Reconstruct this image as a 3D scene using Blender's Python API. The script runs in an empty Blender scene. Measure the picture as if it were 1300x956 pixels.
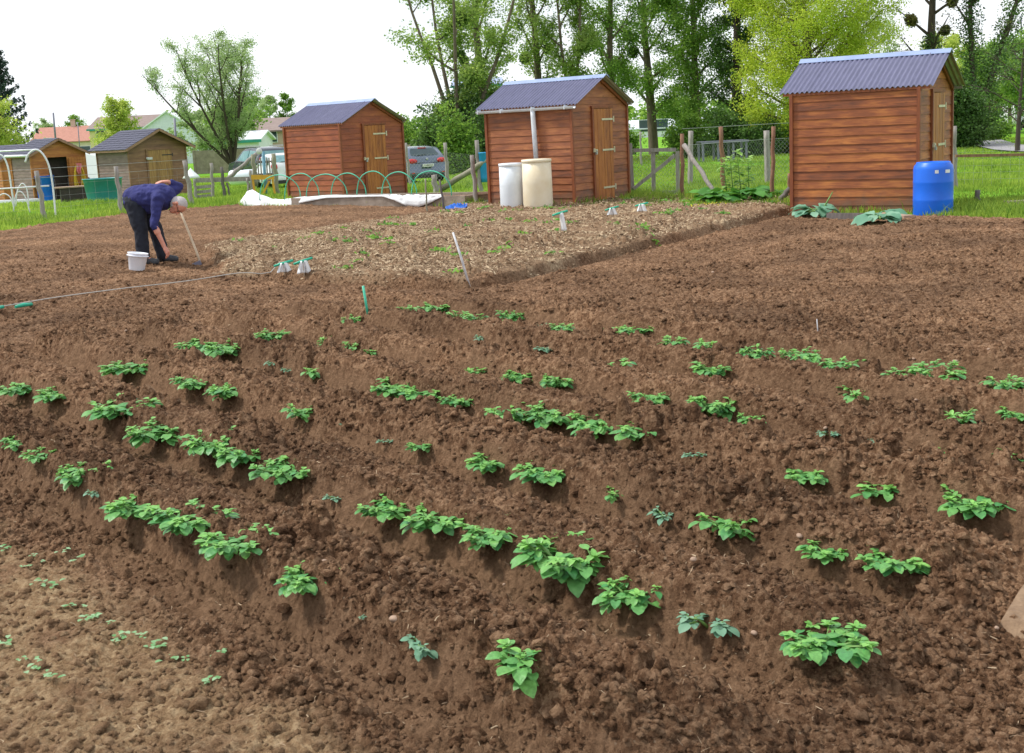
import bpy, math, random
import numpy as np
from mathutils import Vector
random.seed(7)
RNG = np.random.default_rng(11)
C = bpy.context.scene.collection
PI = math.pi

# ------------------------------------------------------------------ camera model
FPX, PITCH, ROLL, EYE = 1513.0, math.radians(10.07), math.radians(2.8), 1.5
_cp, _sp, _cr, _sr = math.cos(PITCH), math.sin(PITCH), math.cos(ROLL), math.sin(ROLL)
FWD = np.array([0, _cp, -_sp]); _U = np.array([0, _sp, _cp]); _R = np.array([1.0, 0, 0])
RGT = _cr*_R - _sr*_U
UPV = _cr*_U + _sr*_R

def terr(x, y):
    t = np.clip((np.asarray(y, float) - 31.0)/22.0, 0, 1)
    return -0.5*t*t*(3 - 2*t)

def ray(u, v):
    return FWD + RGT*(u - 650)/FPX - UPV*(v - 433.5)/FPX

def at(u, v, dz=0.0):
    """ground point seen at photo pixel (u, v)"""
    d = ray(u, v); z = dz
    for _ in range(25):
        t = (z - EYE)/d[2]
        p = np.array([0, 0, EYE]) + d*t
        z = float(terr(p[0], p[1])) + dz
    return p

def on(u, v, Y):
    """point at depth Y seen at photo pixel (u, v)"""
    d = ray(u, v)
    return np.array([0, 0, EYE]) + d*(Y/d[1])

# ------------------------------------------------------------------ noise
def _hash(ix, iy, seed):
    h = (ix.astype(np.int64)*374761393 + iy.astype(np.int64)*668265263 + seed*1274126177) & 0xFFFFFFFF
    h = ((h ^ (h >> 13))*1274126177) & 0xFFFFFFFF
    h = (h ^ (h >> 16)) & 0xFFFFFFFF
    return h.astype(np.float64)/4294967296.0

def vnoise(x, y, seed=0):
    x = np.asarray(x, float); y = np.asarray(y, float)
    ix = np.floor(x); iy = np.floor(y); fx = x-ix; fy = y-iy
    ix = ix.astype(np.int64); iy = iy.astype(np.int64)
    fx = fx*fx*(3-2*fx); fy = fy*fy*(3-2*fy)
    a = _hash(ix, iy, seed); b = _hash(ix+1, iy, seed); c = _hash(ix, iy+1, seed); d = _hash(ix+1, iy+1, seed)
    return (a*(1-fx)+b*fx)*(1-fy) + (c*(1-fx)+d*fx)*fy

def fbm(x, y, oct=4, seed=0, gain=0.5):
    s = 0; a = 1; t = 0
    for i in range(oct):
        s = s + a*(vnoise(x*2**i+i*17.3, y*2**i-i*9.1, seed+i)-0.5); t += a; a *= gain
    return s/t

def clods(x, y, cell, seed, rmin, rmax, prob):
    X = x/cell; Y = y/cell
    ix = np.floor(X).astype(np.int64); iy = np.floor(Y).astype(np.int64)
    out = np.zeros_like(X)
    for dx in (-1, 0, 1):
        for dy in (-1, 0, 1):
            cx = ix+dx; cy = iy+dy
            px = cx + _hash(cx, cy, seed+1); py = cy + _hash(cx, cy, seed+2)
            r = rmin + (rmax-rmin)*_hash(cx, cy, seed+3)**2
            keep = _hash(cx, cy, seed+4) < prob
            k = 0.7 + 0.6*_hash(cx, cy, seed+5)
            d2 = ((X-px)*k)**2 + ((Y-py)/k)**2
            h = np.where(keep, np.sqrt(np.maximum(0, r*r - d2)), 0)
            out = np.maximum(out, h)
    return out*cell

def sstep(a, b, x):
    t = np.clip((x-a)/(b-a), 0, 1); return t*t*(3-2*t)

# ------------------------------------------------------------------ the plot
_edge = [(-30, -12), (-20, 4.5), (-12.5, 18.0)] + [tuple(at(u, v)[:2]) for u, v in
         ((0, 297), (80, 286), (160, 274), (300, 263))] 
_A0, _B0 = at(372, 264), at(592, 262)
_edge += [(-5.6, 27.6), (_A0[0], _A0[1]-0.02), (_B0[0], _B0[1]-0.05), (0.3, 23.0), (1.5, 21.7)]
_edge += [tuple(at(u, v)[:2]) for u, v in ((830, 264), (1000, 263), (1060, 271), (1210, 280), (1300, 283))] + [(11, 11), (20, 2)]
_edge = sorted(_edge)
EX = np.array([p[0] for p in _edge]); EY = np.array([p[1] for p in _edge])
def plot_sd(x, y):           # >0 inside the dug plot
    return (np.interp(x, EX, EY) - y)*0.75 + 0.35*fbm(x*0.9, y*0.9, 3, 91)

def poly_sd(x, y, P):
    """signed distance, positive inside a polygon"""
    x = np.asarray(x, float); y = np.asarray(y, float)
    d = np.full(x.shape, 1e9); ins = np.zeros(x.shape, bool)
    n = len(P)
    for i in range(n):
        ax, ay = P[i]; bx, by = P[(i+1) % n]
        ex, ey = bx-ax, by-ay
        t = np.clip(((x-ax)*ex+(y-ay)*ey)/(ex*ex+ey*ey), 0, 1)
        d = np.minimum(d, np.hypot(x-ax-t*ex, y-ay-t*ey))
        cond = ((ay > y) != (by > y))
        with np.errstate(divide='ignore', invalid='ignore'):
            xi = ax + (y-ay)*(bx-ax)/(by-ay if by != ay else 1e-9)
        ins ^= cond & (x < xi)
    return np.where(ins, d, -d)

PATCH = [tuple(at(u, v)[:2]) for u, v in ((262, 314), (292, 345), (420, 354), (592, 362), (800, 312), (1002, 266), (1000, 250), (600, 256), (560, 272), (400, 293))]
ROWC = [3.06, 4.09, 5.15, 6.23, 7.21, 8.32, 9.46]
SL = 1.12; KN = math.sqrt(1+SL*SL)

def zones(x, y):
    s = y + SL*x
    a = (x - SL*y)/KN                 # along the rows, growing to the right
    wob = 0.10*fbm(x*1.3, y*1.3, 3, 5)
    pot = sstep(2.2, 2.6, s+wob)*(1-sstep(9.75, 10.1, s+wob))*sstep(-9.2, -8.7, a+2*wob)*(1-sstep(-1.85, -1.55, a+wob))
    patch = sstep(-0.15, 0.15, poly_sd(x, y, PATCH) + 0.5*fbm(x*1.5, y*1.5, 4, 23))
    sandy = 1 - sstep(2.0, 2.35, s + 0.35*fbm(x*3, y*3, 3, 41))
    return s, a, pot, patch, sandy

def row_d(s, x, y):
    """signed distance across the rows; runs from -0.53 (camera side) to +0.19"""
    lat = 0.030*fbm(x*0.9, y*0.9, 2, 61)
    d = np.full(np.shape(x), 9.0)
    for c in ROWC:
        dd = (s - c)/KN + lat
        d = np.where(np.abs(dd+0.17) < np.abs(d+0.17), dd, d)
    return d

def soil_smooth(x, y):
    s, a, pot, patch, sandy = zones(x, y)
    d = row_d(s, x, y)
    lw = 0.026*fbm(x*3.1, y*3.1, 3, 66)
    q = d + lw*sstep(0.05, 0.12, np.abs(d))
    rid = -0.075 + 0.160*sstep(-0.25, -0.13, q)                     # steep near flank up to the crest
    rid = rid + 0.022*np.exp(-((q+0.11)/0.04)**2) - 0.022*np.exp(-(d/0.05)**2) - 0.045*sstep(0.06, 0.20, q)   # slit for the plants, rough back
    rid = rid - 0.075*np.exp(-((q+0.43)/0.036)**2) + 0.13*(1-sstep(-0.52, -0.45, q))
    rid = rid + 0.012*np.sin((q+0.34)/0.1*PI)*np.exp(-((q+0.34)/0.09)**2)
    z = pot*rid
    # flat trodden strip at the right-hand end of the rows, with the row ends falling to it
    z = z - 0.05*sstep(-1.7, -1.4, a)*sstep(2.4, 3.0, s)*(1-sstep(8, 9, s))
    # furrow left along the open edge of the straw covered patch
    ps = poly_sd(x, y, PATCH)
    z = z + 0.055*(sstep(-0.06, 0.0, ps+0.06*fbm(x*4, y*4, 3, 88))-1)*sstep(-2, 0, ps+1) + 0.055 - 0.08*np.exp(-((ps+0.14)/0.09)**2)*sstep(-3.4, -1.0, x+0.0)
    z = z - 0.05*np.exp(-((ps+0.2)/0.2)**2)
    # the hole the gardener is digging
    z = z - 0.10*np.exp(-(((x+4.05)/0.5)**2 + ((y-15.5)/0.55)**2)) + 0.07*np.exp(-(((x+3.1)/0.5)**2 + ((y-15.2)/0.45)**2))
    z = z + 0.035*fbm(x*0.6, y*0.6, 3, 77)
    return z

def smooth_flank(x, y, s=None, pot=None):
    if s is None: s, a, pot, patch, sandy = zones(x, y)
    d = row_d(s, x, y); w = 0.16*fbm(x*5, y*5, 3, 67)
    return pot*sstep(-0.50, -0.42, d+w)*(1-sstep(-0.22, -0.16, d+w))*(0.55+0.45*sstep(-0.2, 0.1, fbm(x*1.4, y*1.4, 2, 68)))

def soil_h(x, y, fine=True):
    x = np.asarray(x, float); y = np.asarray(y, float)
    s, a, pot, patch, sandy = zones(x, y)
    z = soil_smooth(x, y)
    wx = x + 0.03*fbm(x*9, y*9, 3, 201)*2; wy = y + 0.03*fbm(x*9+50, y*9, 3, 202)*2
    lump = sstep(-0.12, 0.18, fbm(x*1.7, y*1.7, 3, 300))
    valley = smooth_flank(x, y, s, pot)
    big = (0.25 + 0.85*lump)*(1 - 0.85*valley)*(1-0.8*sandy)*(0.55 + 0.55*pot + 0.6*patch)
    far = 0.95 - 0.15*sstep(9, 16, y)
    z = z + 1.25*big*clods(wx, wy, 0.17, 310, 0.12, 0.38, 0.5)*far
    z = z + 1.0*big*clods(wx+3, wy-7, 0.095, 320, 0.15, 0.48, 0.72)*far
    z = z + (0.95-0.5*sandy)*(0.55+0.5*big)*clods(wx-5, wy+2, 0.05, 330, 0.2, 0.52, 0.85)*(1-0.35*valley)*far
    if fine:
        z = z + (1-0.55*sandy)*clods(wx+9, wy+1, 0.027, 340, 0.2, 0.52, 0.9)
        z = z + 0.024*np.abs(fbm(wx*22, wy*22, 3, 350)) + 0.016*fbm(wx*40, wy*40, 2, 355)
    z = z + 0.045*fbm(x*5, y*5, 4, 360)*(1-0.5*valley)*(1-0.4*pot)
    return z

_k8 = np.linspace(0, 2*PI, 9)[:-1]
def soil_mean(x, y, r=0.05):
    return float(np.mean(soil_h(x+np.cos(_k8)*r, y+np.sin(_k8)*r)))
def at_soil(u, v):
    d = ray(u, v); t1 = -EYE/d[2]
    t = np.linspace(t1*0.80, t1*1.12, 500); X = d[0]*t; Y = d[1]*t; Z = EYE+d[2]*t
    hit = np.nonzero(Z < soil_smooth(X, Y)+0.030)[0]
    k = hit[0] if len(hit) else 312
    p = np.array([X[k], Y[k], 0.0]); p[2] = soil_mean(p[0], p[1])
    return p

# ------------------------------------------------------------------ mesh helpers
def setprops(o, label=None, cat=None, group=None, kind=None):
    if label: o['label'] = label
    if cat: o['category'] = cat
    if group: o['group'] = group
    if kind: o['kind'] = kind
    return o

def np_mesh(name, V, F, mat, parent=None, smooth=False, attrs=None):
    """V (n,3); F (m,k) array of equal-size faces"""
    me = bpy.data.meshes.new(name)
    V = np.asarray(V, np.float32); F = np.asarray(F, np.int32)
    me.vertices.add(len(V)); me.vertices.foreach_set('co', V.ravel())
    k = F.shape[1]
    me.loops.add(F.size); me.loops.foreach_set('vertex_index', F.ravel())
    me.polygons.add(len(F))
    me.polygons.foreach_set('loop_start', np.arange(0, F.size, k, dtype=np.int32))
    me.polygons.foreach_set('loop_total', np.full(len(F), k, np.int32))
    if smooth: me.polygons.foreach_set('use_smooth', np.ones(len(F), bool))
    me.update(calc_edges=True)
    if attrs:
        for an, (ty, data) in attrs.items():
            at_ = me.attributes.new(an, ty, 'POINT')
            if ty == 'FLOAT': at_.data.foreach_set('value', np.asarray(data, np.float32).ravel())
            else: at_.data.foreach_set('color', np.asarray(data, np.float32).ravel())
    if mat: me.materials.append(mat)
    o = bpy.data.objects.new(name, me); C.objects.link(o)
    if parent: o.parent = parent
    return o

def thing(name, label, cat, loc=(0, 0, 0), rotz=0.0, group=None, rot=None):
    o = bpy.data.objects.new(name, None); C.objects.link(o)
    o.location = tuple(float(q) for q in loc); o.rotation_euler = rot or (0, 0, rotz)
    o.empty_display_size = 0.2
    return setprops(o, label, cat, group)

def copy_tree(o, parent=None):
    c = o.copy(); C.objects.link(c); c.parent = parent
    for ch in list(o.children): copy_tree(ch, c)
    return c

class MB:
    def __init__(self): self.v = []; self.f = []; self.sm = []
    def add(self, V, F, smooth=False):
        n = len(self.v); self.v += [tuple(map(float, p)) for p in V]
        self.f += [tuple(i+n for i in f) for f in F]; self.sm += [smooth]*len(F)
        return self
    def box(self, c, s, rz=0.0, R=None, taper=1.0):
        x, y, z = s[0]/2, s[1]/2, s[2]/2
        P = []
        for dz, k in ((-z, 1.0), (z, taper)):
            for dx, dy in ((-x, -y), (x, -y), (x, y), (-x, y)): P.append((dx*k, dy*k, dz))
        P = np.array(P)
        if R is not None: P = P @ np.array(R).T
        elif rz:
            cc, ss = math.cos(rz), math.sin(rz)
            P = np.stack([P[:, 0]*cc-P[:, 1]*ss, P[:, 0]*ss+P[:, 1]*cc, P[:, 2]], 1)
        return self.add(P+np.array(c), [(0, 3, 2, 1), (4, 5, 6, 7), (0, 1, 5, 4), (1, 2, 6, 5), (2, 3, 7, 6), (3, 0, 4, 7)])
    def beam(self, p, q, w, t, up=(0, 0, 1)):
        """board from p to q, width w (along up-ish) and thickness t"""
        p = np.array(p, float); q = np.array(q, float); d = q-p; L = np.linalg.norm(d); d /= L
        up = np.array(up, float); s = np.cross(d, up); n = np.linalg.norm(s)
        if n < 1e-3: s = np.cross(d, (0, 1, 0)); n = np.linalg.norm(s)
        s /= n; u = np.cross(s, d)
        return self.box((p+q)/2, (L, t, w), R=np.stack([d, s, u], 1))
    def tube(self, P, r, n=8, cap=True, wob=0.0, ell=None):
        P = [np.array(p, float) for p in P]
        if not hasattr(r, '__len__'): r = [r]*len(P)
        prev = None; V = []; F = []
        for i, p in enumerate(P):
            d = P[min(i+1, len(P)-1)] - P[max(i-1, 0)]; d = d/(np.linalg.norm(d)+1e-9)
            if prev is None:
                a = np.cross(d, (0, 0, 1)) if abs(d[2]) < 0.9 else np.cross(d, (0, 1, 0))
            else: a = prev - d*np.dot(prev, d)
            a /= (np.linalg.norm(a)+1e-9); prev = a; b = np.cross(d, a)
            for k in range(n):
                t = 2*PI*k/n; rr = r[i]*(1+wob*(random.random()-0.5))
                V.append(p + rr*(math.cos(t)*a*(ell or 1) + math.sin(t)*b))
        for i in range(len(P)-1):
            for k in range(n):
                k2 = (k+1) % n
                F.append((i*n+k, i*n+k2, (i+1)*n+k2, (i+1)*n+k))
        self.add(V, F, True)
        if cap:
            m = len(self.v) - len(V)
            self.f.append(tuple(m+k for k in range(n))[::-1]); self.sm.append(False)
            self.f.append(tuple(m+(len(P)-1)*n+k for k in range(n))); self.sm.append(False)
        return self
    def lathe(self, prof, n=20, c=(0, 0, 0), smooth=True, sx=1.0):
        V = []; F = []
        for r, z in prof:
            for k in range(n):
                t = 2*PI*k/n; V.append((c[0]+r*sx*math.cos(t), c[1]+r*math.sin(t), c[2]+z))
        for i in range(len(prof)-1):
            for k in range(n):
                k2 = (k+1) % n; F.append((i*n+k, i*n+k2, (i+1)*n+k2, (i+1)*n+k))
        self.add(V, F, smooth)
        m = len(self.v)-len(V)
        if prof[0][0] > 1e-4: self.f.append(tuple(m+k for k in range(n))[::-1]); self.sm.append(False)
        if prof[-1][0] > 1e-4: self.f.append(tuple(m+(len(prof)-1)*n+k for k in range(n))); self.sm.append(False)
        return self
    def ball(self, c, r, n=12, m=8, sq=(1, 1, 1)):
        V = []; F = []
        for i in range(m+1):
            ph = PI*i/m
            for k in range(n):
                t = 2*PI*k/n
                V.append((c[0]+r*sq[0]*math.sin(ph)*math.cos(t), c[1]+r*sq[1]*math.sin(ph)*math.sin(t), c[2]-r*sq[2]*math.cos(ph)))
        for i in range(m):
            for k in range(n):
                k2 = (k+1) % n; F.append((i*n+k, i*n+k2, (i+1)*n+k2, (i+1)*n+k))
        return self.add(V, F, True)
    def grid(self, f, nu, nv, smooth=True, back=None):
        V = [f(i/(nu), j/(nv)) for i in range(nu+1) for j in range(nv+1)]
        F = [(i*(nv+1)+j, (i+1)*(nv+1)+j, (i+1)*(nv+1)+j+1, i*(nv+1)+j+1) for i in range(nu) for j in range(nv)]
        return self.add(V, F, smooth)
    def prism(self, poly, y0, y1, axis=1):
        """polygon given in the two other axes, extruded along axis"""
        n = len(poly); V = []
        for yy in (y0, y1):
            for a, b in poly:
                V.append((yy, a, b) if axis == 0 else ((a, yy, b) if axis == 1 else (a, b, yy)))
        F = [tuple(range(n)), tuple(range(2*n-1, n-1, -1))]
        F += [(i, i+n, (i+1) % n+n, (i+1) % n) for i in range(n)]
        return self.add(V, F)
    def build(self, name, mat, parent=None, off=None, attrs=None):
        me = bpy.data.meshes.new(name)
        V = self.v
        if off is not None: V = [(p[0]-off[0], p[1]-off[1], p[2]-off[2]) for p in V]
        me.from_pydata(V, [], self.f); me.polygons.foreach_set('use_smooth', self.sm)
        import bmesh
        bm = bmesh.new(); bm.from_mesh(me); bmesh.ops.recalc_face_normals(bm, faces=bm.faces); bm.to_mesh(me); bm.free()
        if mat: me.materials.append(mat)
        o = bpy.data.objects.new(name, me); C.objects.link(o)
        if parent: o.parent = parent
        return o

# ------------------------------------------------------------------ materials
def N(nt, t, **kw):
    n = nt.nodes.new(t)
    for k, v in kw.items():
        if k.startswith('i_'): n.inputs[int(k[2:])].default_value = v
        else: setattr(n, k, v)
    return n

def new_mat(name):
    m = bpy.data.materials.new(name); m.use_nodes = True; nt = m.node_tree
    b = nt.nodes['Principled BSDF']
    return m, nt, b

def col4(c): return (c[0], c[1], c[2], 1.0)

def ramp(nt, fac, stops):
    r = nt.nodes.new('ShaderNodeValToRGB')
    while len(r.color_ramp.elements) < len(stops): r.color_ramp.elements.new(0.5)
    for e, (p, c) in zip(r.color_ramp.elements, stops): e.position = p; e.color = col4(c)
    nt.links.new(fac, r.inputs[0]); return r.outputs[0]

def mat(name, c, c2=None, rough=0.7, scale=6.0, stretch=(1, 1, 1), bump=0.25, bscale=None, metal=0.0, detail=6, spread=0.25, coat=0, trans=0.0, ior=1.45):
    """base colour c mottled towards c2, noise in object space stretched by stretch"""
    m, nt, b = new_mat(name)
    if c2 is None: c2 = tuple(q*0.72 for q in c)
    tc = N(nt, 'ShaderNodeTexCoord'); mp = N(nt, 'ShaderNodeMapping'); mp.inputs['Scale'].default_value = stretch
    nt.links.new(tc.outputs['Object'], mp.inputs[0])
    no = N(nt, 'ShaderNodeTexNoise'); no.inputs['Scale'].default_value = scale; no.inputs['Detail'].default_value = detail; no.inputs['Roughness'].default_value = 0.62
    nt.links.new(mp.outputs[0], no.inputs['Vector'])
    c_ = ramp(nt, no.outputs['Fac'], [(0.5-spread, c2), (0.5+spread*0.7, c)])
    nt.links.new(c_, b.inputs['Base Color'])
    b.inputs['Roughness'].default_value = rough; b.inputs['Metallic'].default_value = metal; b.inputs['IOR'].default_value = ior
    b.inputs['Coat Weight'].default_value = coat
    if trans: b.inputs['Transmission Weight'].default_value = trans
    if bump:
        n2 = N(nt, 'ShaderNodeTexNoise'); n2.inputs['Scale'].default_value = bscale or scale*3; n2.inputs['Detail'].default_value = 5
        nt.links.new(mp.outputs[0], n2.inputs['Vector'])
        bp = N(nt, 'ShaderNodeBump'); bp.inputs['Strength'].default_value = bump; bp.inputs['Distance'].default_value = 0.01
        nt.links.new(n2.outputs['Fac'], bp.inputs['Height']); nt.links.new(bp.outputs[0], b.inputs['Normal'])
    return m

def leaf_mat(name, lo, hi, trans=0.45, rough=0.5, veins=0, spec=0.3):
    """leaf: per-leaf tint from the point attribute 'tint', part of the light passes through"""
    m, nt, b = new_mat(name)
    a = N(nt, 'ShaderNodeAttribute', attribute_name='tint')
    c = ramp(nt, a.outputs['Fac'], [(0.0, lo), (1.0, hi)])
    b.inputs['Roughness'].default_value = rough; b.inputs['Specular IOR Level'].default_value = spec
    nt.links.new(c, b.inputs['Base Color'])
    if veins:
        tc = N(nt, 'ShaderNodeTexCoord'); vn = N(nt, 'ShaderNodeTexNoise'); vn.inputs['Scale'].default_value = veins; vn.inputs['Detail'].default_value = 4; nt.links.new(tc.outputs['Object'], vn.inputs['Vector'])
        bp = N(nt, 'ShaderNodeBump'); bp.inputs['Strength'].default_value = 0.8; bp.inputs['Distance'].default_value = 0.004; nt.links.new(vn.outputs['Fac'], bp.inputs['Height']); nt.links.new(bp.outputs[0], b.inputs['Normal'])
        vr = N(nt, 'ShaderNodeMapRange'); vr.inputs['From Min'].default_value = 0.3; vr.inputs['From Max'].default_value = 0.7; vr.inputs['To Min'].default_value = 0.78; vr.inputs['To Max'].default_value = 1.2; nt.links.new(vn.outputs['Fac'], vr.inputs[0])
        hv = N(nt, 'ShaderNodeHueSaturation'); nt.links.new(vr.outputs[0], hv.inputs['Value']); nt.links.new(c, hv.inputs['Color']); c = hv.outputs[0]; nt.links.new(c, b.inputs['Base Color'])
    tr = N(nt, 'ShaderNodeBsdfTranslucent'); hs = N(nt, 'ShaderNodeHueSaturation'); hs.inputs['Value'].default_value = 1.3; hs.inputs['Hue'].default_value = 0.485
    nt.links.new(c, hs.inputs['Color']); nt.links.new(hs.outputs[0], tr.inputs['Color'])
    mx = N(nt, 'ShaderNodeMixShader'); mx.inputs[0].default_value = trans
    nt.links.new(b.outputs[0], mx.inputs[1]); nt.links.new(tr.outputs[0], mx.inputs[2])
    nt.links.new(mx.outputs[0], nt.nodes['Material Output'].inputs['Surface'])
    return m

def plank_mat(name, cA, cB, cD, plank=0.13, axis='z', grain=(1.6, 1.6, 34), rough=0.6, knots=0.5, k_off=0.0, mud=False):
    """stained boards: each board its own tone, long grain, knots and darker worn bands"""
    m, nt, b = new_mat(name)
    tc = N(nt, 'ShaderNodeTexCoord'); sp = N(nt, 'ShaderNodeSeparateXYZ'); nt.links.new(tc.outputs['Object'], sp.inputs[0])
    ax = {'x': 0, 'y': 1, 'z': 2}[axis]
    mu = N(nt, 'ShaderNodeMath', operation='MULTIPLY_ADD'); mu.inputs[1].default_value = 1/plank; mu.inputs[2].default_value = k_off
    nt.links.new(sp.outputs[ax], mu.inputs[0])
    fl = N(nt, 'ShaderNodeMath', operation='FLOOR'); nt.links.new(mu.outputs[0], fl.inputs[0])
    wn = N(nt, 'ShaderNodeTexWhiteNoise', noise_dimensions='1D'); nt.links.new(fl.outputs[0], wn.inputs['W'])
    mp = N(nt, 'ShaderNodeMapping'); mp.inputs['Scale'].default_value = grain; nt.links.new(tc.outputs['Object'], mp.inputs[0])
    sc = N(nt, 'ShaderNodeMath', operation='MULTIPLY'); sc.inputs[1].default_value = 7.0; nt.links.new(fl.outputs[0], sc.inputs[0])
    no = N(nt, 'ShaderNodeTexNoise', noise_dimensions='4D'); no.inputs['Scale'].default_value = 2.2; no.inputs['Detail'].default_value = 8; no.inputs['Roughness'].default_value = 0.65
    nt.links.new(mp.outputs[0], no.inputs['Vector']); nt.links.new(sc.outputs[0], no.inputs['W'])
    blot = N(nt, 'ShaderNodeTexNoise', noise_dimensions='4D'); blot.inputs['Scale'].default_value = 3.4; blot.inputs['Detail'].default_value = 4
    mp2 = N(nt, 'ShaderNodeMapping'); mp2.inputs['Scale'].default_value = tuple(0.8 if g < 5 else 3.0 for g in grain); nt.links.new(tc.outputs['Object'], mp2.inputs[0])
    nt.links.new(mp2.outputs[0], blot.inputs['Vector']); nt.links.new(sc.outputs[0], blot.inputs['W'])
    s1 = N(nt, 'ShaderNodeMath', operation='ADD'); nt.links.new(no.outputs['Fac'], s1.inputs[0]); nt.links.new(blot.outputs['Fac'], s1.inputs[1])
    w2 = N(nt, 'ShaderNodeMath', operation='MULTIPLY_ADD'); w2.inputs[1].default_value = 0.24; w2.inputs[2].default_value = -0.12; nt.links.new(wn.outputs['Value'], w2.inputs[0])
    s2 = N(nt, 'ShaderNodeMath', operation='ADD'); nt.links.new(s1.outputs[0], s2.inputs[0]); nt.links.new(w2.outputs[0], s2.inputs[1])
    h = N(nt, 'ShaderNodeMath', operation='MULTIPLY'); h.inputs[1].default_value = 0.5; nt.links.new(s2.outputs[0], h.inputs[0])
    c = ramp(nt, h.outputs[0], [(0.31, cD), (0.49, cA), (0.71, cB)])
    vo = N(nt, 'ShaderNodeTexVoronoi'); vo.inputs['Scale'].default_value = 3.1; vo.inputs['Randomness'].default_value = 1.0
    mp3 = N(nt, 'ShaderNodeMapping'); mp3.inputs['Scale'].default_value = tuple(1.0 if g < 5 else 2.3 for g in grain); nt.links.new(tc.outputs['Object'], mp3.inputs[0]); nt.links.new(mp3.outputs[0], vo.inputs['Vector'])
    kn = N(nt, 'ShaderNodeMapRange'); kn.inputs['From Min'].default_value = 0.03; kn.inputs['From Max'].default_value = 0.13; kn.inputs['To Min'].default_value = knots; kn.inputs['To Max'].default_value = 0
    nt.links.new(vo.outputs['Distance'], kn.inputs[0])
    mx = N(nt, 'ShaderNodeMixRGB'); nt.links.new(kn.outputs[0], mx.inputs[0]); nt.links.new(c, mx.inputs[1]); mx.inputs[2].default_value = col4(tuple(q*0.55 for q in cD))
    outc = mx.outputs[0]
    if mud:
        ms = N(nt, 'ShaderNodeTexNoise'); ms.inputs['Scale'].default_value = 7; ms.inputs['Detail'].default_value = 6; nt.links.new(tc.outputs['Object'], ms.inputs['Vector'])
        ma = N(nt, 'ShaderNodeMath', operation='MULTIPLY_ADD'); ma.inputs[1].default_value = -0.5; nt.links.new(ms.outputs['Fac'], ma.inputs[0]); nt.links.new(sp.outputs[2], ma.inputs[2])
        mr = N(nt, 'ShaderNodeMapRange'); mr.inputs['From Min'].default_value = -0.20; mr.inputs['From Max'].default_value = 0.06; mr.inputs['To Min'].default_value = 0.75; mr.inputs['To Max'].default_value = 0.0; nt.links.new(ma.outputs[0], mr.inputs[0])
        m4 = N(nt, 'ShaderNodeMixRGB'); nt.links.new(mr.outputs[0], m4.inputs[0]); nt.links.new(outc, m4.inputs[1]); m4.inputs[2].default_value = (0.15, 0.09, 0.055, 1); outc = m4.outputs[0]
    nt.links.new(outc, b.inputs['Base Color']); b.inputs['Roughness'].default_value = rough
    bp = N(nt, 'ShaderNodeBump'); bp.inputs['Strength'].default_value = 0.35; bp.inputs['Distance'].default_value = 0.004
    nt.links.new(no.outputs['Fac'], bp.inputs['Height']); nt.links.new(bp.outputs[0], b.inputs['Normal'])
    return m

M = {}
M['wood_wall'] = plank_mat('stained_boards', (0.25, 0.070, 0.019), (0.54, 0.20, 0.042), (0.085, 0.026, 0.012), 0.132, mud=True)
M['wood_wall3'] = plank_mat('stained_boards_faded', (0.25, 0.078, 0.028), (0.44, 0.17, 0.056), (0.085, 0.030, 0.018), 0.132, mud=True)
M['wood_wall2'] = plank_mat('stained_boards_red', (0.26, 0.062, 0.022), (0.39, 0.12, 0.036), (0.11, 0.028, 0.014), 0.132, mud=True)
M['wood_door'] = plank_mat('stained_door_boards', (0.34, 0.115, 0.022), (0.50, 0.20, 0.04), (0.15, 0.042, 0.014), 0.1, axis='y', grain=(22, 22, 1.2))
M['wood_trim'] = mat('stained_trim', (0.26, 0.075, 0.024), (0.14, 0.04, 0.018), 0.6, 3, (8, 8, 1))
M['wood_old'] = plank_mat('weathered_brown_boards', (0.20, 0.10, 0.052), (0.30, 0.17, 0.085), (0.10, 0.05, 0.03), 0.10)
M['wood_old_side'] = plank_mat('weathered_grey_boards', (0.19, 0.13, 0.115), (0.28, 0.20, 0.18), (0.11, 0.07, 0.065), 0.10)
M['wood_orange'] = plank_mat('orange_boards', (0.40, 0.15, 0.035), (0.52, 0.24, 0.06), (0.22, 0.08, 0.025), 0.12)
M['wood_olddoor'] = plank_mat('weathered_door_boards', (0.28, 0.15, 0.05), (0.42, 0.25, 0.09), (0.13, 0.07, 0.03), 0.09, axis='y', grain=(22, 22, 1.2))
M['fascia'] = mat('brown_fascia', (0.34, 0.20, 0.13), (0.2, 0.11, 0.07), 0.7, 4)
M['post_grey'] = mat('weathered_grey_wood', (0.36, 0.33, 0.31), (0.17, 0.15, 0.14), 0.85, 5, (6, 6, 1), 0.6)
M['post_dark'] = mat('dark_weathered_wood', (0.17, 0.15, 0.145), (0.08, 0.07, 0.065), 0.85, 5, (6, 6, 1), 0.6)
M['post_brown'] = mat('bark_brown_pole', (0.30, 0.16, 0.10), (0.13, 0.065, 0.045), 0.85, 7, (3, 3, 1), 0.8)
M['post_green'] = mat('green_tinged_pole', (0.30, 0.29, 0.21), (0.16, 0.15, 0.11), 0.8, 5, (3, 3, 1), 0.5)
M['timber_pale'] = mat('pale_timber', (0.42, 0.30, 0.22), (0.24, 0.16, 0.12), 0.8, 4, (1, 6, 6), 0.5)
M['hinge'] = mat('galvanised_hinge', (0.62, 0.58, 0.42), (0.42, 0.38, 0.26), 0.45, 20, metal=0.3)
M['roof_blue'] = mat('blue_grey_corrugated_sheet', (0.135, 0.135, 0.235), (0.075, 0.078, 0.14), 0.36, 4, (6, 1, 1), bump=0.1, spread=0.35)
M['roof_cap'] = mat('pale_blue_ridge_cap', (0.28, 0.36, 0.60), (0.2, 0.26, 0.42), 0.35, 3, bump=0.05)
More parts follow.
